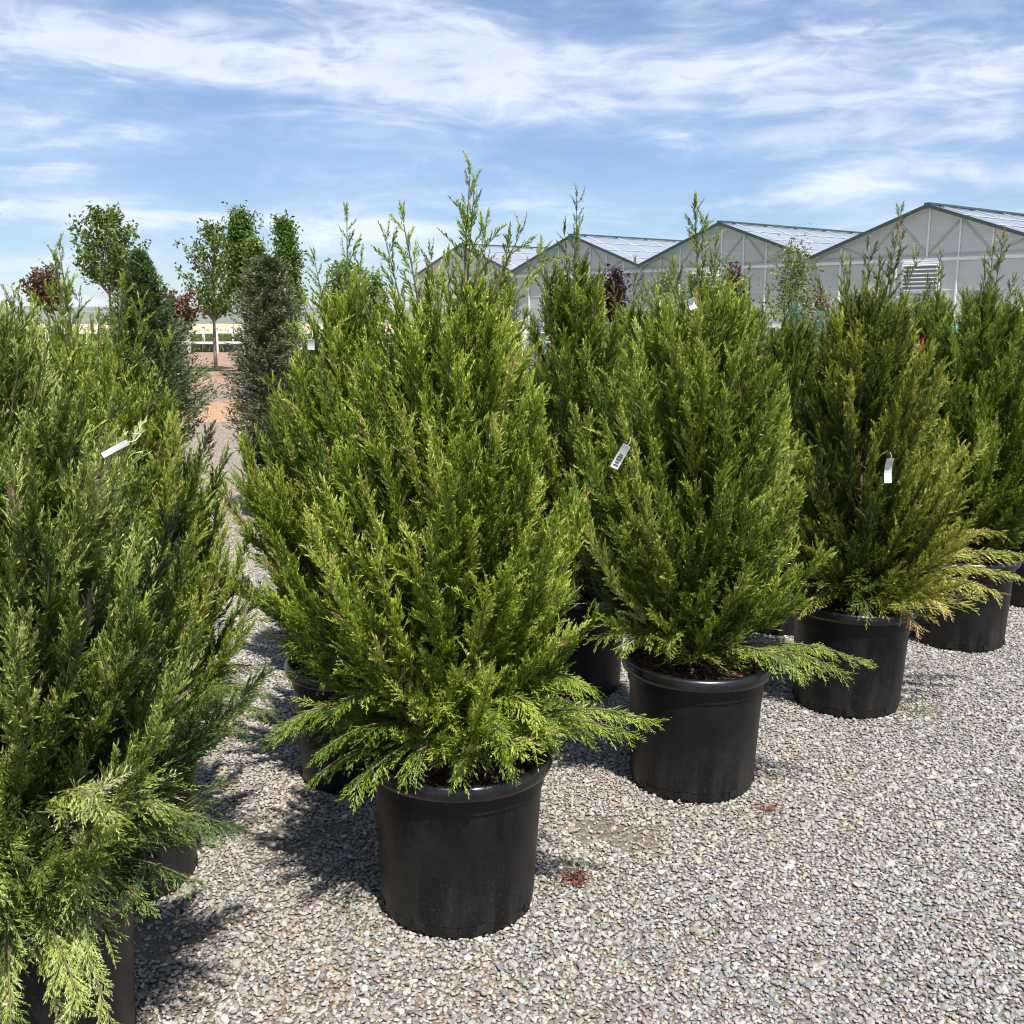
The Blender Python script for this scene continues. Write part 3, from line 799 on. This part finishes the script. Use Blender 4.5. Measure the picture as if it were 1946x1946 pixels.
POT_DONE = {}
def potted(x, y, label, cr_mesh, st_mesh, fmat, rz=0.0, tilt=(0, 0), scale=1.0, potrz=0.0, potkids=True):
    root = empty('potted_juniper', (x, y, .004))
    root.scale = (scale,)*3
    tag(root, label, 'potted juniper', 'potted junipers standing in rows on the gravel')
    if not POT_DONE:
        pot = make_pot(root); soil = make_soil(root, 1); POT_DONE['pot'] = pot; POT_DONE['soil'] = soil
    else:
        pot = copy_tree(POT_DONE['pot'], root); soil = copy_tree(POT_DONE['soil'], root)
    tm_ = Matrix.Rotation(tilt[1], 4, 'Y'); pot.rotation_euler = (tm_ @ Matrix.Rotation(potrz, 4, 'Z')).to_euler(); soil.rotation_euler = (tm_ @ Matrix.Rotation(potrz*1.7, 4, 'Z')).to_euler()
    lift = abs(math.sin(tilt[1]))*.19; pot.location.z = lift*.45; soil.location.z = lift*.45
    t = link_mesh('trunk', st_mesh, M['bark_red'], root); t.rotation_euler = (0, 0, rz)
    f = link_mesh('foliage', cr_mesh, None, root); f.rotation_euler = (0, 0, rz)
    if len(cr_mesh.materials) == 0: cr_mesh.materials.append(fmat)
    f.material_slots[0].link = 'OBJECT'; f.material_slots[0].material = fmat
    return root

# --- the shrub in front, middle
def xz(px, py, d, ox, oy=0.0):
    """photo pixel -> local x, z at the plant's own depth"""
    p = W(px, py, d+oy); return p.x-ox, p.z
crA, trA = juniper_crown(1, [(.40, .27, .22), (.52, .38, .29), (.70, .44, .34), (.85, .455, .325), (1.05, .45, .33), (1.25, .40, .285), (1.40, .34, .24), (1.50, .27, .19), (1.58, .17, .12), (1.65, .07, .06)],
    nplume=486, leaders=[(.06, .01, 1.93, 1.35), (.17, .0, 1.82, 1.5), (.22, .03, 1.77, 1.45), (.05, .0, 1.96, 1.35), (-.115, .02, 1.85, 1.30), (-.15, -.05, 1.80, 1.2), (.085, .0, 1.83, 1.4), (.13, .04, 1.74, 1.3), (-.05, .05, 1.76, 1.3), (-.23, 0, 1.70, 1.2), (.0, -.08, 1.74, 1.3)],
    lows=[((.50, -.12, .57), .06, .54), ((.44, -.15, .55), .05, .52), ((.34, -.13, .54), .05, .48), ((-.33, -.20, .46), .10, .44), ((-.42, -.10, .56), .10, .44), ((-.24, -.24, .44), .10, .42), ((-.46, -.05, .50), .08, .42), ((-.40, -.20, .60), .08, .46), ((-.36, -.02, .45), .08, .40), ((-.30, -.28, .56), .08, .46), ((-.44, .10, .62), .08, .4), ((.36, .05, .60), .08, .46), ((.32, .12, .52), .08, .42), ((.12, -.26, .60), .08, .5), ((.22, -.22, .62), .10, .56), ((.02, -.27, .50), .10, .46), ((-.10, -.28, .50), .10, .48), ((.15, -.25, .51), .09, .44), ((-.26, -.24, .66), .08, .46), ((.33, -.16, .68), .08, .54)],
    tint=.45, tsp=.095, env=.89, lowtint=-.03, nlow=14, lowq=.20)
# --- second in the front row
crB, trB = juniper_crown(2, [(.40, .12, .10), (.50, .22, .17), (.62, .37, .29), (.78, .44, .37), (1.0, .45, .37), (1.2, .40, .31), (1.36, .36, .28), (1.48, .28, .23), (1.58, .18, .15), (1.67, .07, .06)],
    nplume=522, leaders=[(-.05, 0, 1.95, 1.35), (-.02, .03, 1.90, 1.35), (.02, .0, 1.84, 1.3), (-.11, .0, 1.76, 1.3), (-.19, 0, 1.68, 1.25), (.10, .0, 1.70, 1.25), (.2, .03, 1.60, 1.2), (-.26, .03, 1.60, 1.2)],
    lows=[((.50, -.18, .49), .08, .54), ((.42, -.22, .47), .08, .52), ((.30, -.20, .46), .10, .5), ((-.34, -.18, .57), .06, .55), ((-.25, -.18, .55), .08, .56), ((-.12, -.18, .56), .10, .5)],
    tint=.42, tsp=.08, nlow=6, env=.87)
# --- third, olive and thin on its left, sweeping to the right
crC, trC = juniper_crown(3, [(.40, .20, .25), (.52, .30, .42), (.68, .33, .50), (.85, .32, .50), (1.1, .31, .44), (1.25, .28, .38), (1.34, .26, .33), (1.46, .21, .26), (1.57, .14, .17), (1.66, .06, .06)],
    nplume=432, leaders=[(.09, 0, 2.0, 1.4), (.10, 0, 1.90, 1.4), (-.02, .02, 1.88, 1.4), (.17, .02, 1.84, 1.3), (-.12, 0, 1.80, 1.3), (.24, 0, 1.76, 1.3), (-.2, .03, 1.74, 1.3), (.0, -.06, 1.80, 1.4)],
    lows=[((.72, -.02, .62), .10, .66), ((.62, -.10, .56), .10, .68), ((.50, -.18, .52), .10, .72), ((.16, -.27, .42), .12, .90), ((.28, -.24, .47), .12, .84), ((-.24, -.20, .46), .10, .66), ((.62, .1, .7), .06, .7)],
    tint=.35, tsp=.08, nlow=12, split=lambda p: .25*max(0, min(1, (p[0]+.02)/.35))*max(.15, 1-(p[2]-.4)/1.1))
# --- the big sage one at the lower left
crD, trD = juniper_crown(4, [(.40, .34, .30), (.55, .42, .36), (.75, .48, .44), (.95, .48, .45), (1.1, .46, .41), (1.25, .42, .34), (1.4, .36, .26), (1.53, .25, .16), (1.66, .08, .06)],
    nplume=522, leaders=[(.03, .0, 1.76, 1.3), (-.1, 0, 1.72, 1.2), (.08, .05, 1.64, 1.2)],
    lows=[((.30, -.10, .45), .10, .50), ((.38, -.02, .44), .10, .30), ((.42, .08, .50), .08, .30), ((.44, .0, .56), .08, .32), ((.10, -.30, .38), .12, .60), ((.20, -.26, .22), .24, .60), ((.10, -.32, .30), .16, .54), ((.27, -.33, .40), .10, .60), ((.30, -.27, .29), .18, .64), ((.16, -.36, .36), .14, .56), ((.0, -.30, .42), .12, .58), ((.24, -.2, .52), .12, .60), ((.12, -.32, .62), .10, .62), ((.30, -.22, .70), .08, .6), ((.02, -.34, .68), .1, .6), ((.34, -.05, .62), .08, .55)],
    tint=.37, tsp=.10, lowtint=.05, nlow=24, lowq=.24)
# --- two general crowns for the rows behind
crE, trE = juniper_crown(5, [(.40, .22, .20), (.6, .36, .34), (.85, .42, .40), (1.1, .40, .38), (1.3, .31, .31), (1.48, .20, .22), (1.62, .12, .13), (1.73, .05, .05)],
    nplume=432, leaders=[(.02, 0, 2.03, 1.4), (.08, .0, 1.90, 1.4), (-.1, .03, 1.88, 1.4), (-.18, 0, 1.74, 1.3), (.17, 0, 1.76, 1.3)], tint=.43, nlow=26, lowq=.15)
crF, trF = juniper_crown(6, [(.40, .20, .22), (.6, .32, .30), (.85, .36, .35), (1.1, .35, .34), (1.3, .29, .29), (1.48, .22, .22), (1.64, .14, .14), (1.77, .05, .05)],
    nplume=387, leaders=[(.0, 0, 2.08, 1.4), (.1, .0, 1.95, 1.4), (-.08, .05, 1.92, 1.4), (.2, 0, 1.80, 1.3), (-.19, 0, 1.78, 1.3), (.14, .1, 1.86, 1.3)], tint=.39, nlow=30, lowq=.16)
mesh = {}
for k_, cr_, tr_ in (('A', crA, trA), ('B', crB, trB), ('C', crC, trC), ('D', crD, trD), ('E', crE, trE), ('F', crF, trF)):
    mesh[k_] = (cr_.mesh(), cr_.stem_mesh(tr_)); print(k_, len(cr_.items), 'sprays', len(mesh[k_][0].polygons), 'blades')

potted(-.152, 2.59, 'large bright green juniper in the middle front, the whole of its black pot in view', *mesh['A'], M['juniper_bright'], tilt=(0, R(1.2)), potrz=.9)
potted(.624, 3.33, 'bright green juniper right of the middle one, slanted printed tag, low branch reaching right', *mesh['B'], M['juniper_green'], tilt=(0, R(.8)), potrz=.3)
potted(1.39, 4.04, 'olive and yellowish juniper with bare brown tips and an upright white tag', *mesh['C'], M['juniper_olive'], tilt=(0, R(.5)), potrz=1.1)
potted(-1.04, 1.95, 'nearest juniper, sage green with drooping sprays over its pot at the lower left corner', *mesh['D'], M['juniper_sage'], tilt=(0, R(.5)), potrz=.2)
potted(2.20, 4.85, 'dark green juniper just right of the olive one, its pot half behind the olive branches', *mesh['B'], M['juniper_deep'], rz=2.4, scale=1.0)
potted(2.90, 5.57, 'farthest front row juniper, cut by the right edge of the picture', *mesh['E'], M['juniper_deep'], rz=2.2, scale=1.0)
potted(-1.11, 2.70, 'green juniper behind the nearest sage one, white strip tag in its crown', *mesh['A'], M['juniper_green'], rz=3.3, scale=.91)
potted(-.54, 3.38, 'light green juniper behind the left of the middle one, pale stem tag near its top', *mesh['E'], M['juniper_bright'], rz=.9, scale=.95)
potted(.257, 4.23, 'juniper in the second row seen between the middle and the right junipers', *mesh['F'], M['juniper_green'], rz=2.0, scale=1.0)
potted(1.36, 5.08, 'dark olive juniper seen between the tagged green one and the olive one', *mesh['F'], M['juniper_deep'], rz=4.0, scale=.88)
potted(1.83, 5.70, 'second row juniper mostly behind the olive one and right of it', *mesh['F'], M['juniper_green'], rz=5.4, scale=.92)
potted(-1.52, 3.52, 'third row juniper at the left, behind the one holding the white strip tag', *mesh['F'], M['juniper_green'], rz=1.2, scale=.86)
potted(-.84, 4.40, 'third row juniper left of the light green one, beside the narrow aisle', *mesh['E'], M['juniper_green'], rz=5.0, scale=.82)
potted(-.12, 5.02, 'third row juniper behind the middle one with a tall thin tip', *mesh['E'], M['juniper_green'], rz=4.2, scale=.98)
potted(.66, 5.78, 'third row juniper behind the gap between the middle and the tagged green one', *mesh['E'], M['juniper_deep'], rz=.4, scale=.93)
potted(1.50, 6.55, 'third row juniper behind the dark olive one', *mesh['E'], M['juniper_green'], rz=3.1, scale=.93)
potted(2.62, 6.45, 'second row juniper behind the dark green one near the right edge', *mesh['F'], M['juniper_green'], rz=1.0, scale=.95)

# ------------------------------------------------------------------ tags hanging in the shrubs
def strip_tag(px, py, d, length, width, ang, label, prn=True, yaw=0.0, curl=.1, tie=True):
    p = W(px, py, d); root = empty('plant_tag', p); root.rotation_euler = (R(12), R(ang), yaw)
    tag(root, label, 'plant tag', 'white plant tags hanging in the junipers')
    n = 8; V = []; F = []
    for i in range(n+1):
        t = i/n; z = (t-.5)*length; y = curl*length*math.sin(PI*t)*.5
        V += [(-width/2, y, z), (width/2, y, z), (width/2, y+.0012, z), (-width/2, y+.0012, z)]
    for i in range(n):
        for j in range(4): F.append((i*4+j, i*4+(j+1) % 4, (i+1)*4+(j+1) % 4, (i+1)*4+j))
    F += [(3, 2, 1, 0), tuple(n*4+j for j in range(4))]
    mb = MB(); mb.v = V; mb.f = F; mb.build('card', M['white_card'], root)
    if tie:
        tb = MB(); tb.tube([(0, 0, length*.47), (.004, .004, length*.47+.012), (0, .012, length*.47+.024), (-.006, .02, length*.47+.012)], .0007, 5); tb.build('tie', M['white_card'], root)
    if prn:
        q = MB(); rr = random.Random(int(px))
        for i in range(5):
            z = (-.36+.11*i)*length; t = z/length+.5; y = curl*length*math.sin(PI*t)*.5 - .0012
            wd = width*rr.uniform(.45, .72)
            q.box((0, y, z), (wd, .0008, length*.035))
        q.build('print', M['print_grey'], root)
    return root
strip_tag(1179, 868, 2.90, .078, .024, 27, 'white printed tag slanting in the tagged green juniper right of the middle')
strip_tag(1690, 895, 3.54, .090, .026, -3, 'white upright tag hanging at the front of the olive juniper', prn=False, curl=.25)
strip_tag(219, 853, 1.66, .046, .009, 62, 'narrow white strip lying sideways in the left junipers', prn=False, yaw=.5)
strip_tag(591, 655, 2.98, .030, .020, 5, 'small white tag on the stem of the light green juniper', prn=False)
strip_tag(1317, 577, 3.02, .032, .022, -20, 'crumpled white tag near the top of the tagged green juniper', prn=False, tie=False, yaw=.4, curl=.5)
strip_tag(1476, 617, 4.5, .028, .040, 8, 'white tag in the dark olive juniper between two front row crowns', prn=False, tie=False)
strip_tag(1752, 655, 3.9, .055, .009, 4, 'red ribbon behind the olive juniper', prn=False, tie=False)
bpy.data.objects[-1] if False else None
for o in list(C.objects):
    if o.get('label') == 'red ribbon behind the olive juniper':
        o.name = 'marker_ribbon'; o['category'] = 'ribbon'; del o['group']
        ch = o.children[0]; ch.name = 'ribbon'; ch.data.materials.clear(); ch.data.materials.append(M['tape_red'])

# ------------------------------------------------------------------ dead leaf clumps and weeds on the gravel
def leaf_clump(px, py, n, rad, label, mat='dry_leaf', seed=0, name='dead_sprig', cat='dead sprig'):
    a = math.atan((py-973)/1946)+PITCH; d = CAMH/math.tan(a); p = W(px, py, d)
    rng = np.random.default_rng(seed)
    B = np.stack([rng.normal(0, rad*.45, n), rng.normal(0, rad*.4, n), rng.uniform(.010, .026, n)], 1)
    D = unit(np.stack([rng.normal(0, 1, n), rng.normal(0, 1, n), rng.normal(.1, .3, n)], 1))
    V = blades(B, D, rng.uniform(.012, .035, n), rng.uniform(.002, .006, n), rng)
    o = link_mesh(name, np_mesh(name, V, quads(n), rng.uniform(.2, .9, n*4)), M[mat]); o.location = (p.x, p.y, 0)
    tag(o, label, cat); return o
leaf_clump(1093, 1678, 110, .045, 'reddish dead sprig on the gravel right of the middle pot', seed=1)
leaf_clump(1458, 1545, 70, .045, 'small reddish dead sprig on the gravel below the second pot', seed=2)
leaf_clump(1230, 1422, 40, .08, 'scattered brown leaf bits beside the second pot', seed=3)
rl_ = np.random.default_rng(91); n = 5200
cen = np.array([(-.15, 2.59), (.62, 3.33), (1.39, 4.04), (-1.04, 1.95), (-.54, 3.38), (.26, 4.23), (-.5, 2.6), (.3, 3.2)])
ci = rl_.integers(0, 8, n); B = np.concatenate([cen[ci] + rl_.normal(0, .36, (n, 2)), rl_.uniform(.007, .014, (n, 1))], 1)
D = unit(np.stack([rl_.normal(0, 1, n), rl_.normal(0, 1, n), rl_.normal(0, .12, n)], 1))
V = blades(B, D, rl_.uniform(.006, .020, n), rl_.uniform(.0015, .004, n), rl_)
tag(link_mesh('litter', np_mesh('litter', V, quads(n), np.repeat(rl_.uniform(.1, 1, n), 4)), M['dry_leaf']), 'fine brown needle litter strewn between the pots', 'litter', kind='stuff')
def weed(px, py, n, h, seed, label):
    a = math.atan((py-973)/1946)+PITCH; d = CAMH/math.tan(a); p = W(px, py, d); rng = np.random.default_rng(seed)
    B = np.stack([rng.normal(0, .05, n), rng.normal(0, .035, n), np.full(n, .004)], 1)
    D = unit(np.stack([rng.normal(0, .8, n), rng.normal(0, .8, n), np.full(n, .8)], 1))
    V = blades(B, D, rng.uniform(.5, 1.1, n)*h, .003, rng)
    o = link_mesh('weed', np_mesh('weed', V, quads(n), np.repeat(rng.uniform(.3, 1, n), 4)), M['weed_green']); o.location = (p.x, p.y, 0)
    tag(o, label, 'weed')
weed(1745, 1352, 150, .03, 5, 'flat patch of yellowish weeds right of the third pot')
weed(428, 1325, 170, .035, 6, 'thin green weeds in the gravel right of the sage juniper')
weed(1370, 1760, 26, .035, 7, 'tiny dry grass tuft in the open gravel')

# ------------------------------------------------------------------ background trees
def tree(name, label, cat, px, pyb, pyt, d, wpx, mat, seed, shape='round', leaf=.05, n=2600, bare=.25, group=None, limbs=14, trunk_r=.03, barkm='bark_grey', gap=.8, clump=None):
    rng = np.random.default_rng(seed)
    top = W(px, pyt, d); bot = W(px, pyb, d); root = empty(name, (top.x, d, 0)); tag(root, label, cat, group)
    H = top.z; zb = max(.3, H*bare) if pyb is None else bot.z
    rad = wpx/2*(d/1910)
    mb = MB(); lean = rng.normal(0, .03, 2)*H
    axis = lambda t: Vector((lean[0]*t*t, lean[1]*t*t, H*.96*t))
    mb.tube([axis(t) for t in np.linspace(0, 1, 8)], [trunk_r*(1-.85*t) for t in np.linspace(0, 1, 8)], 7)
    Bs = []; cs = clump or rad*.30
    for i in range(limbs):
        q = (i+.5)/limbs
        if shape == 'round': prof = math.sin(PI*(.12+.83*q))**.7
        elif shape == 'column': prof = .85*math.sin(PI*min(1, .22+.75*q))**.8+.03
        elif shape == 'vase': prof = .45+.55*q if q < .8 else 1.0-(q-.8)*2.2
        else: prof = (1-q)**.8*.95+.06
        z = zb+(H-zb)*(q*.97); a = i*2.4+rng.normal(0, .4); r = rad*prof*rng.uniform(.35, 1.15)
        zz0 = max(zb*.8, z-(.35+r*.9)) if shape != 'column' else max(zb*.7, z-.5)
        e = Vector((lean[0]*q+r*math.cos(a), lean[1]*q+r*math.sin(a), z)); s0 = axis(max(0.05, zz0/H/.96))
        mid = (s0+e)/2 + Vector((0, 0, .05))
        mb.tube([s0, mid, e], [trunk_r*.35, trunk_r*.25, trunk_r*.08], 5, cap=False)
        m_ = int(n/limbs)
        t = rng.uniform(.45, 1.05, m_)[:, None]
        c = np.array(s0)*(1-t)+np.array(e)*t
        Bs.append(c + rng.normal(0, 1, (m_, 3))*np.array([cs, cs, cs*.75])*gap*rng.uniform(.5, 1, (m_, 1)))
    mb.build('trunk', M[barkm], root, smooth=True)
    B = np.concatenate(Bs); k = len(B)
    D = unit(rng.normal(size=(k, 3))+np.array([0, 0, -.1]))
    V = blades(B, D, leaf*rng.uniform(.6, 1.2, k), leaf*.55*rng.uniform(.7, 1.1, k), rng)
    lo = link_mesh('crown', np_mesh('crown', V, quads(k), np.repeat(np.clip(rng.normal(.5, .22, k), 0, 1), 4)), M[mat], root)
    return root

def conifer(name, label, cat, px, pyt, d, wpx, mat, seed, n_br=150, needle=.03, nw=.006, group=None, zb=.35, power=.75, per=60, up=.35, pot=True):
    rng = np.random.default_rng(seed); top = W(px, pyt, d); H = top.z; rad = wpx/2*(d/1910)
    root = empty(name, (top.x, d, 0)); tag(root, label, cat, group)
    mb = MB(); mb.tube([(0, 0, .05), (0, 0, H*.5), (0, 0, H*.97)], [.03, .02, .004], 7)
    Bs, Ds, Ts = [], [], []
    for i in range(n_br):
        q = (i+.5)/n_br; z = zb+(H-zb)*q; a = i*2.4+rng.normal(0, .3)
        r = (rad*(1-q)**power*rng.uniform(.55, 1.22)+.02)
        if q < .15: r *= .6+q*2.6
        e = np.array([r*math.cos(a), r*math.sin(a), z+r*up]); s0 = np.array([0, 0, z-.03])
        mb.tube([tuple(s0), tuple(e)], [.006, .002], 4, cap=False)
        d_ = unit(e-s0); t = rng.uniform(.25, 1.05, per)[:, None]
        side = np.cross(d_, [0, 0, 1.0]); side /= np.linalg.norm(side)+1e-9
        off = side*rng.normal(0, 1, (per, 1))*(.22*r*(1.15-t))+rng.normal(0, .01, (per, 3))
        Bs.append(s0+(e-s0)*t+off); Ds.append(unit(d_+rng.normal(0, .55, (per, 3))+np.sign(rng.normal(size=(per, 1)))*side*.4)); Ts.append(np.full(per, rng.normal(.5, .16)))
    m_ = 120; z = H-rng.uniform(0, .28, m_); Bs.append(np.stack([rng.normal(0, .008, m_), rng.normal(0, .008, m_), z], 1)); Ds.append(unit(rng.normal(size=(m_, 3))*.5+np.array([0, 0, 1]))); Ts.append(np.full(m_, .6))
    mb.build('trunk', M['bark_grey'], root, smooth=True)
    B = np.concatenate(Bs); D = np.concatenate(Ds); T = np.concatenate(Ts); k = len(B)
    V = blades(B, D, needle*rng.uniform(.6, 1.3, k), nw*rng.uniform(.7, 1.2, k), rng)
    link_mesh('foliage', np_mesh('foliage', V, quads(k), np.repeat(np.clip(T+rng.normal(0, .15, k), 0, 1), 4)), M[mat], root)
    if pot:
        pt = copy_tree(POT_DONE['pot'], root); pt.rotation_euler = (0, 0, seed)
    return root

s1 = 1.0072
conifer('yew_shrub', 'dark green upright conifer behind the left junipers, left of the aisle', 'conifer', 262*s1, 480*s1, 8.2, 265, 'yew_green', 21, 680, .036, .010, zb=.42, power=.95, per=80, up=.55)
conifer('spruce', 'grey brown pyramidal spruce right of the narrow aisle', 'spruce', 503*s1, 492*s1, 8.0, 170, 'spruce_grey', 22, 520, .032, .009, zb=.42, power=.42, per=80, up=.35)
G1 = 'young trees along the far side of the yard'
tree('locust_tree', 'young airy green tree with a rounded crown, leftmost of the tall trees', 'tree', 195*s1, 520*s1, 385*s1, 26, 150, 'leaf_green', 31, 'round', .14, 3000, group=G1, limbs=36, trunk_r=.05, gap=.75, clump=.16)
tree('locust_tree', 'young sparse green tree with a bare pale trunk standing in the aisle gap', 'tree', 392*s1, 585*s1, 412*s1, 28, 122, 'leaf_green', 32, 'round', .14, 2300, group=G1, limbs=44, trunk_r=.055, gap=.7, clump=.15)
tree('columnar_tree', 'narrow dark green tree with a side lobe, right of the sparse tree', 'tree', 452*s1, 560*s1, 393*s1, 25, 62, 'leaf_green', 33, 'column', .10, 7500, group='narrow upright trees', limbs=26, trunk_r=.04, gap=1.0, clump=.17)
tree('columnar_tree', 'short narrow green tree touching the dark side of the taller narrow one', 'tree', 484*s1, 560*s1, 446*s1, 24, 40, 'leaf_green', 34, 'column', .10, 3600, group='narrow upright trees', limbs=16, trunk_r=.04, gap=1.0, clump=.13)
tree('columnar_tree', 'single narrow pointed tree directly above the grey brown spruce', 'tree', 543*s1, 560*s1, 405*s1, 24, 46, 'leaf_green', 35, 'column', .10, 6500, group='narrow upright trees', limbs=24, trunk_r=.04, gap=1.0, clump=.13)
G2 = 'bronze leaved maples'
tree('maple_tree', 'bronze leaved small maple at the far left behind the junipers', 'tree', 88*s1, 560*s1, 503*s1, 17, 92, 'leaf_bronze', 36, 'vase', .085, 2200, group=G2, limbs=20, trunk_r=.03, gap=.6)
tree('maple_tree', 'bronze leaved small maple just left of the aisle gap', 'tree', 332*s1, 612*s1, 546*s1, 18, 76, 'leaf_bronze', 37, 'vase', .085, 2000, group=G2, limbs=18, trunk_r=.03, gap=.6)
tree('young_tree', 'pale green sapling with fine leaves behind the light green juniper', 'tree', 640*s1, 590*s1, 492*s1, 16, 105, 'leaf_light', 38, 'round', .075, 3200, limbs=16, trunk_r=.025, gap=.8)
tree('young_tree', 'pale green fine leaved sapling between the light green juniper and the middle one', 'tree', 705*s1, 590*s1, 510*s1, 17, 60, 'leaf_light', 39, 'round', .07, 1800, limbs=12, trunk_r=.025)
G3 = 'purple leaved maples in front of the greenhouse'
tree('purple_maple', 'dark purple sapling left of the vent under the second gable', 'tree', 1068*s1, 620*s1, 512*s1, 15, 26, 'leaf_purple', 40, 'column', .085, 700, group=G3, limbs=10, trunk_r=.018, clump=.09)
tree('purple_maple', 'thin purple sapling in front of the second gable vent', 'tree', 1110*s1, 620*s1, 512*s1, 15, 24, 'leaf_purple', 41, 'column', .08, 420, group=G3, limbs=9, trunk_r=.018, clump=.09)
tree('purple_maple', 'fullest purple sapling, right of the second gable vent', 'tree', 1156*s1, 590*s1, 503*s1, 15, 42, 'leaf_purple', 42, 'column', .09, 1300, group=G3, limbs=12, trunk_r=.02, clump=.11)
tree('purple_maple', 'purple sapling just right of the tagged green juniper tip', 'tree', 1385*s1, 600*s1, 492*s1, 15, 40, 'leaf_purple', 43, 'column', .08, 800, group=G3, limbs=12, trunk_r=.02, clump=.1)
tree('willow_shrub', 'yellow green rounded shrub behind the tip of the tagged juniper', 'shrub', 1258*s1, 620*s1, 500*s1, 20, 90, 'leaf_light', 44, 'round', .05, 5200, limbs=34, trunk_r=.03, gap=1.1)
tree('young_tree', 'grey green fine leaved sapling under the third gable', 'tree', 1355*s1, 620*s1, 462*s1, 15, 70, 'leaf_light', 45, 'column', .05, 1000, limbs=18, trunk_r=.018, clump=.17)
tree('young_tree', 'leafy light green tree in front of the valley between the two right gables', 'tree', 1508*s1, 640*s1, 450*s1, 15, 88, 'leaf_light', 46, 'column', .06, 2600, limbs=26, trunk_r=.022, clump=.20)
tree('weeping_tree', 'brownish weeping shrub below the valley of the two right gables', 'shrub', 1556*s1, 640*s1, 540*s1, 14, 46, 'willow_brown', 47, 'round', .05, 1500, limbs=18, trunk_r=.02, gap=.9)
tree('young_tree', 'green shrub in front of the greenhouse door', 'shrub', 1755*s1, 660*s1, 555*s1, 14, 70, 'leaf_green', 48, 'round', .05, 1500, limbs=18, trunk_r=.02, gap=.9)
G4 = 'blue spruces in pots behind the junipers'
for (px, py, d, wp, lab) in ((1408, 590, 8.2, 120, 'pale blue spruce between the tagged green juniper and the dark olive one'),
                             (1500, 575, 8.8, 110, 'tall pale blue spruce tip above the dark olive juniper'),
                             (1548, 590, 8.0, 120, 'pale blue spruce directly left of the olive juniper'),
                             (1835, 590, 9.0, 120, 'blue spruce seen right of the olive juniper, under the big gable'),
                             (1010, 600, 9.5, 110, 'pale blue spruce hidden behind the middle juniper')):
    conifer('blue_spruce', lab, 'spruce', px*s1, py*s1, d, wp, 'spruce_blue', int(px), 120, .026, .007, group=G4, zb=.4, power=.8, per=55, up=.15)
for (px, py, d, wp, lab) in ((950, 520, 8.5, 110, 'dark green conifer tip behind the middle juniper, before the first gable'),
                             (1290, 575, 9.0, 130, 'dark conifer behind the tagged green juniper'),
                             (1650, 600, 9.0, 140, 'dark conifer behind the olive juniper')):
    conifer('yew_shrub', lab, 'conifer', px*s1, py*s1, d, wp, 'yew_green', int(px), 160, .032, .007, zb=.4, power=.7, per=60, up=.8)

# teal tank in front of the greenhouse
p = W(1782*s1, 611*s1, 20); mb = MB(); hgt = p.z
mb.lathe([(0, .02), (.32, .02), (.36, .05), (.37, .3), (.36, hgt*.5), (.37, hgt-.06), (.33, hgt), (0, hgt+.01)], 24)
o = mb.build('water_barrel', M['teal_plastic'], smooth=True); o.location = (p.x, 20, 0); tag(o, 'teal barrel by the greenhouse door, right of the olive juniper', 'barrel')

# ------------------------------------------------------------------ rail fences beyond the yard
def fence(label, y, xs, top, rails, zoff=0.0, pr=.075):
    root = empty('rail_fence', (xs[0], y, 0)); tag(root, label, 'fence', 'white rail fences beyond the yard')
    for x in xs:
        mb = MB(); mb.box((x-xs[0], 0, top/2), (pr*2, pr*2, top)); mb.box((x-xs[0], 0, top+.02), (pr*2+.04, pr*2+.04, .04)); mb.build('post', M['white_vinyl'], root)
    for z in rails:
        mb = MB()
        for i in range(len(xs)-1):
            mb.bar((xs[i]-xs[0]+pr, 0, z), (xs[i+1]-xs[0]-pr, 0, z+.01*math.sin(i*3)), .04, .08)
        mb.build('rail', M['white_vinyl'], root)
x0 = W(359, 660, 39.5).x
fence('nearer white two rail fence seen through the aisle gap', 39.5, [x0+i*1.07 for i in range(-18, 14)], .95, (.80, .40), pr=.06)
fence('farther white rail fence just behind the nearer one', 43.0, [x0+.75+i*1.2 for i in range(-14, 11)], .93, (.70, .30), pr=.05)
mb = MB(); mb.box((0, 0, .15), (3.2, 1.2, .3)); o = mb.build('dark_trough', M['hose_black'], bevel=.03); pp = W(392, 662, 42); o.location = (pp.x, 41.3, 0); tag(o, 'low black trough under the rails between the two fences', 'trough')
# drip hose along the yard
p = W(405, 702, 27.5); mb = MB(); rr = random.Random(3)
mb.tube([(-6+i*.5, rr.uniform(-.05, .05), .03) for i in range(30)], .022, 6)
o = mb.build('drip_hose', M['hose_black'], smooth=True); o.location = (p.x, 27.5, 0); tag(o, 'black hose lying across the bare earth in the aisle gap', 'hose')

# weeds along the fence, one mass
rng = np.random.default_rng(77); n = 26000
B = np.stack([rng.uniform(-34, 8, n), rng.uniform(40.5, 58, n), np.full(n, .0)], 1)
D = unit(np.stack([rng.normal(0, .3, n), rng.normal(0, .3, n), np.ones(n)], 1))
V = blades(B, D, rng.uniform(.25, .75, n), .05, rng)
tag(link_mesh('tall_grass', np_mesh('tall_grass', V, quads(n), np.repeat(rng.uniform(0, 1, n), 4)), M['weed_green']), 'tall green weeds behind the rail fence', 'grass', kind='stuff')
print('objects', len(bpy.data.objects))
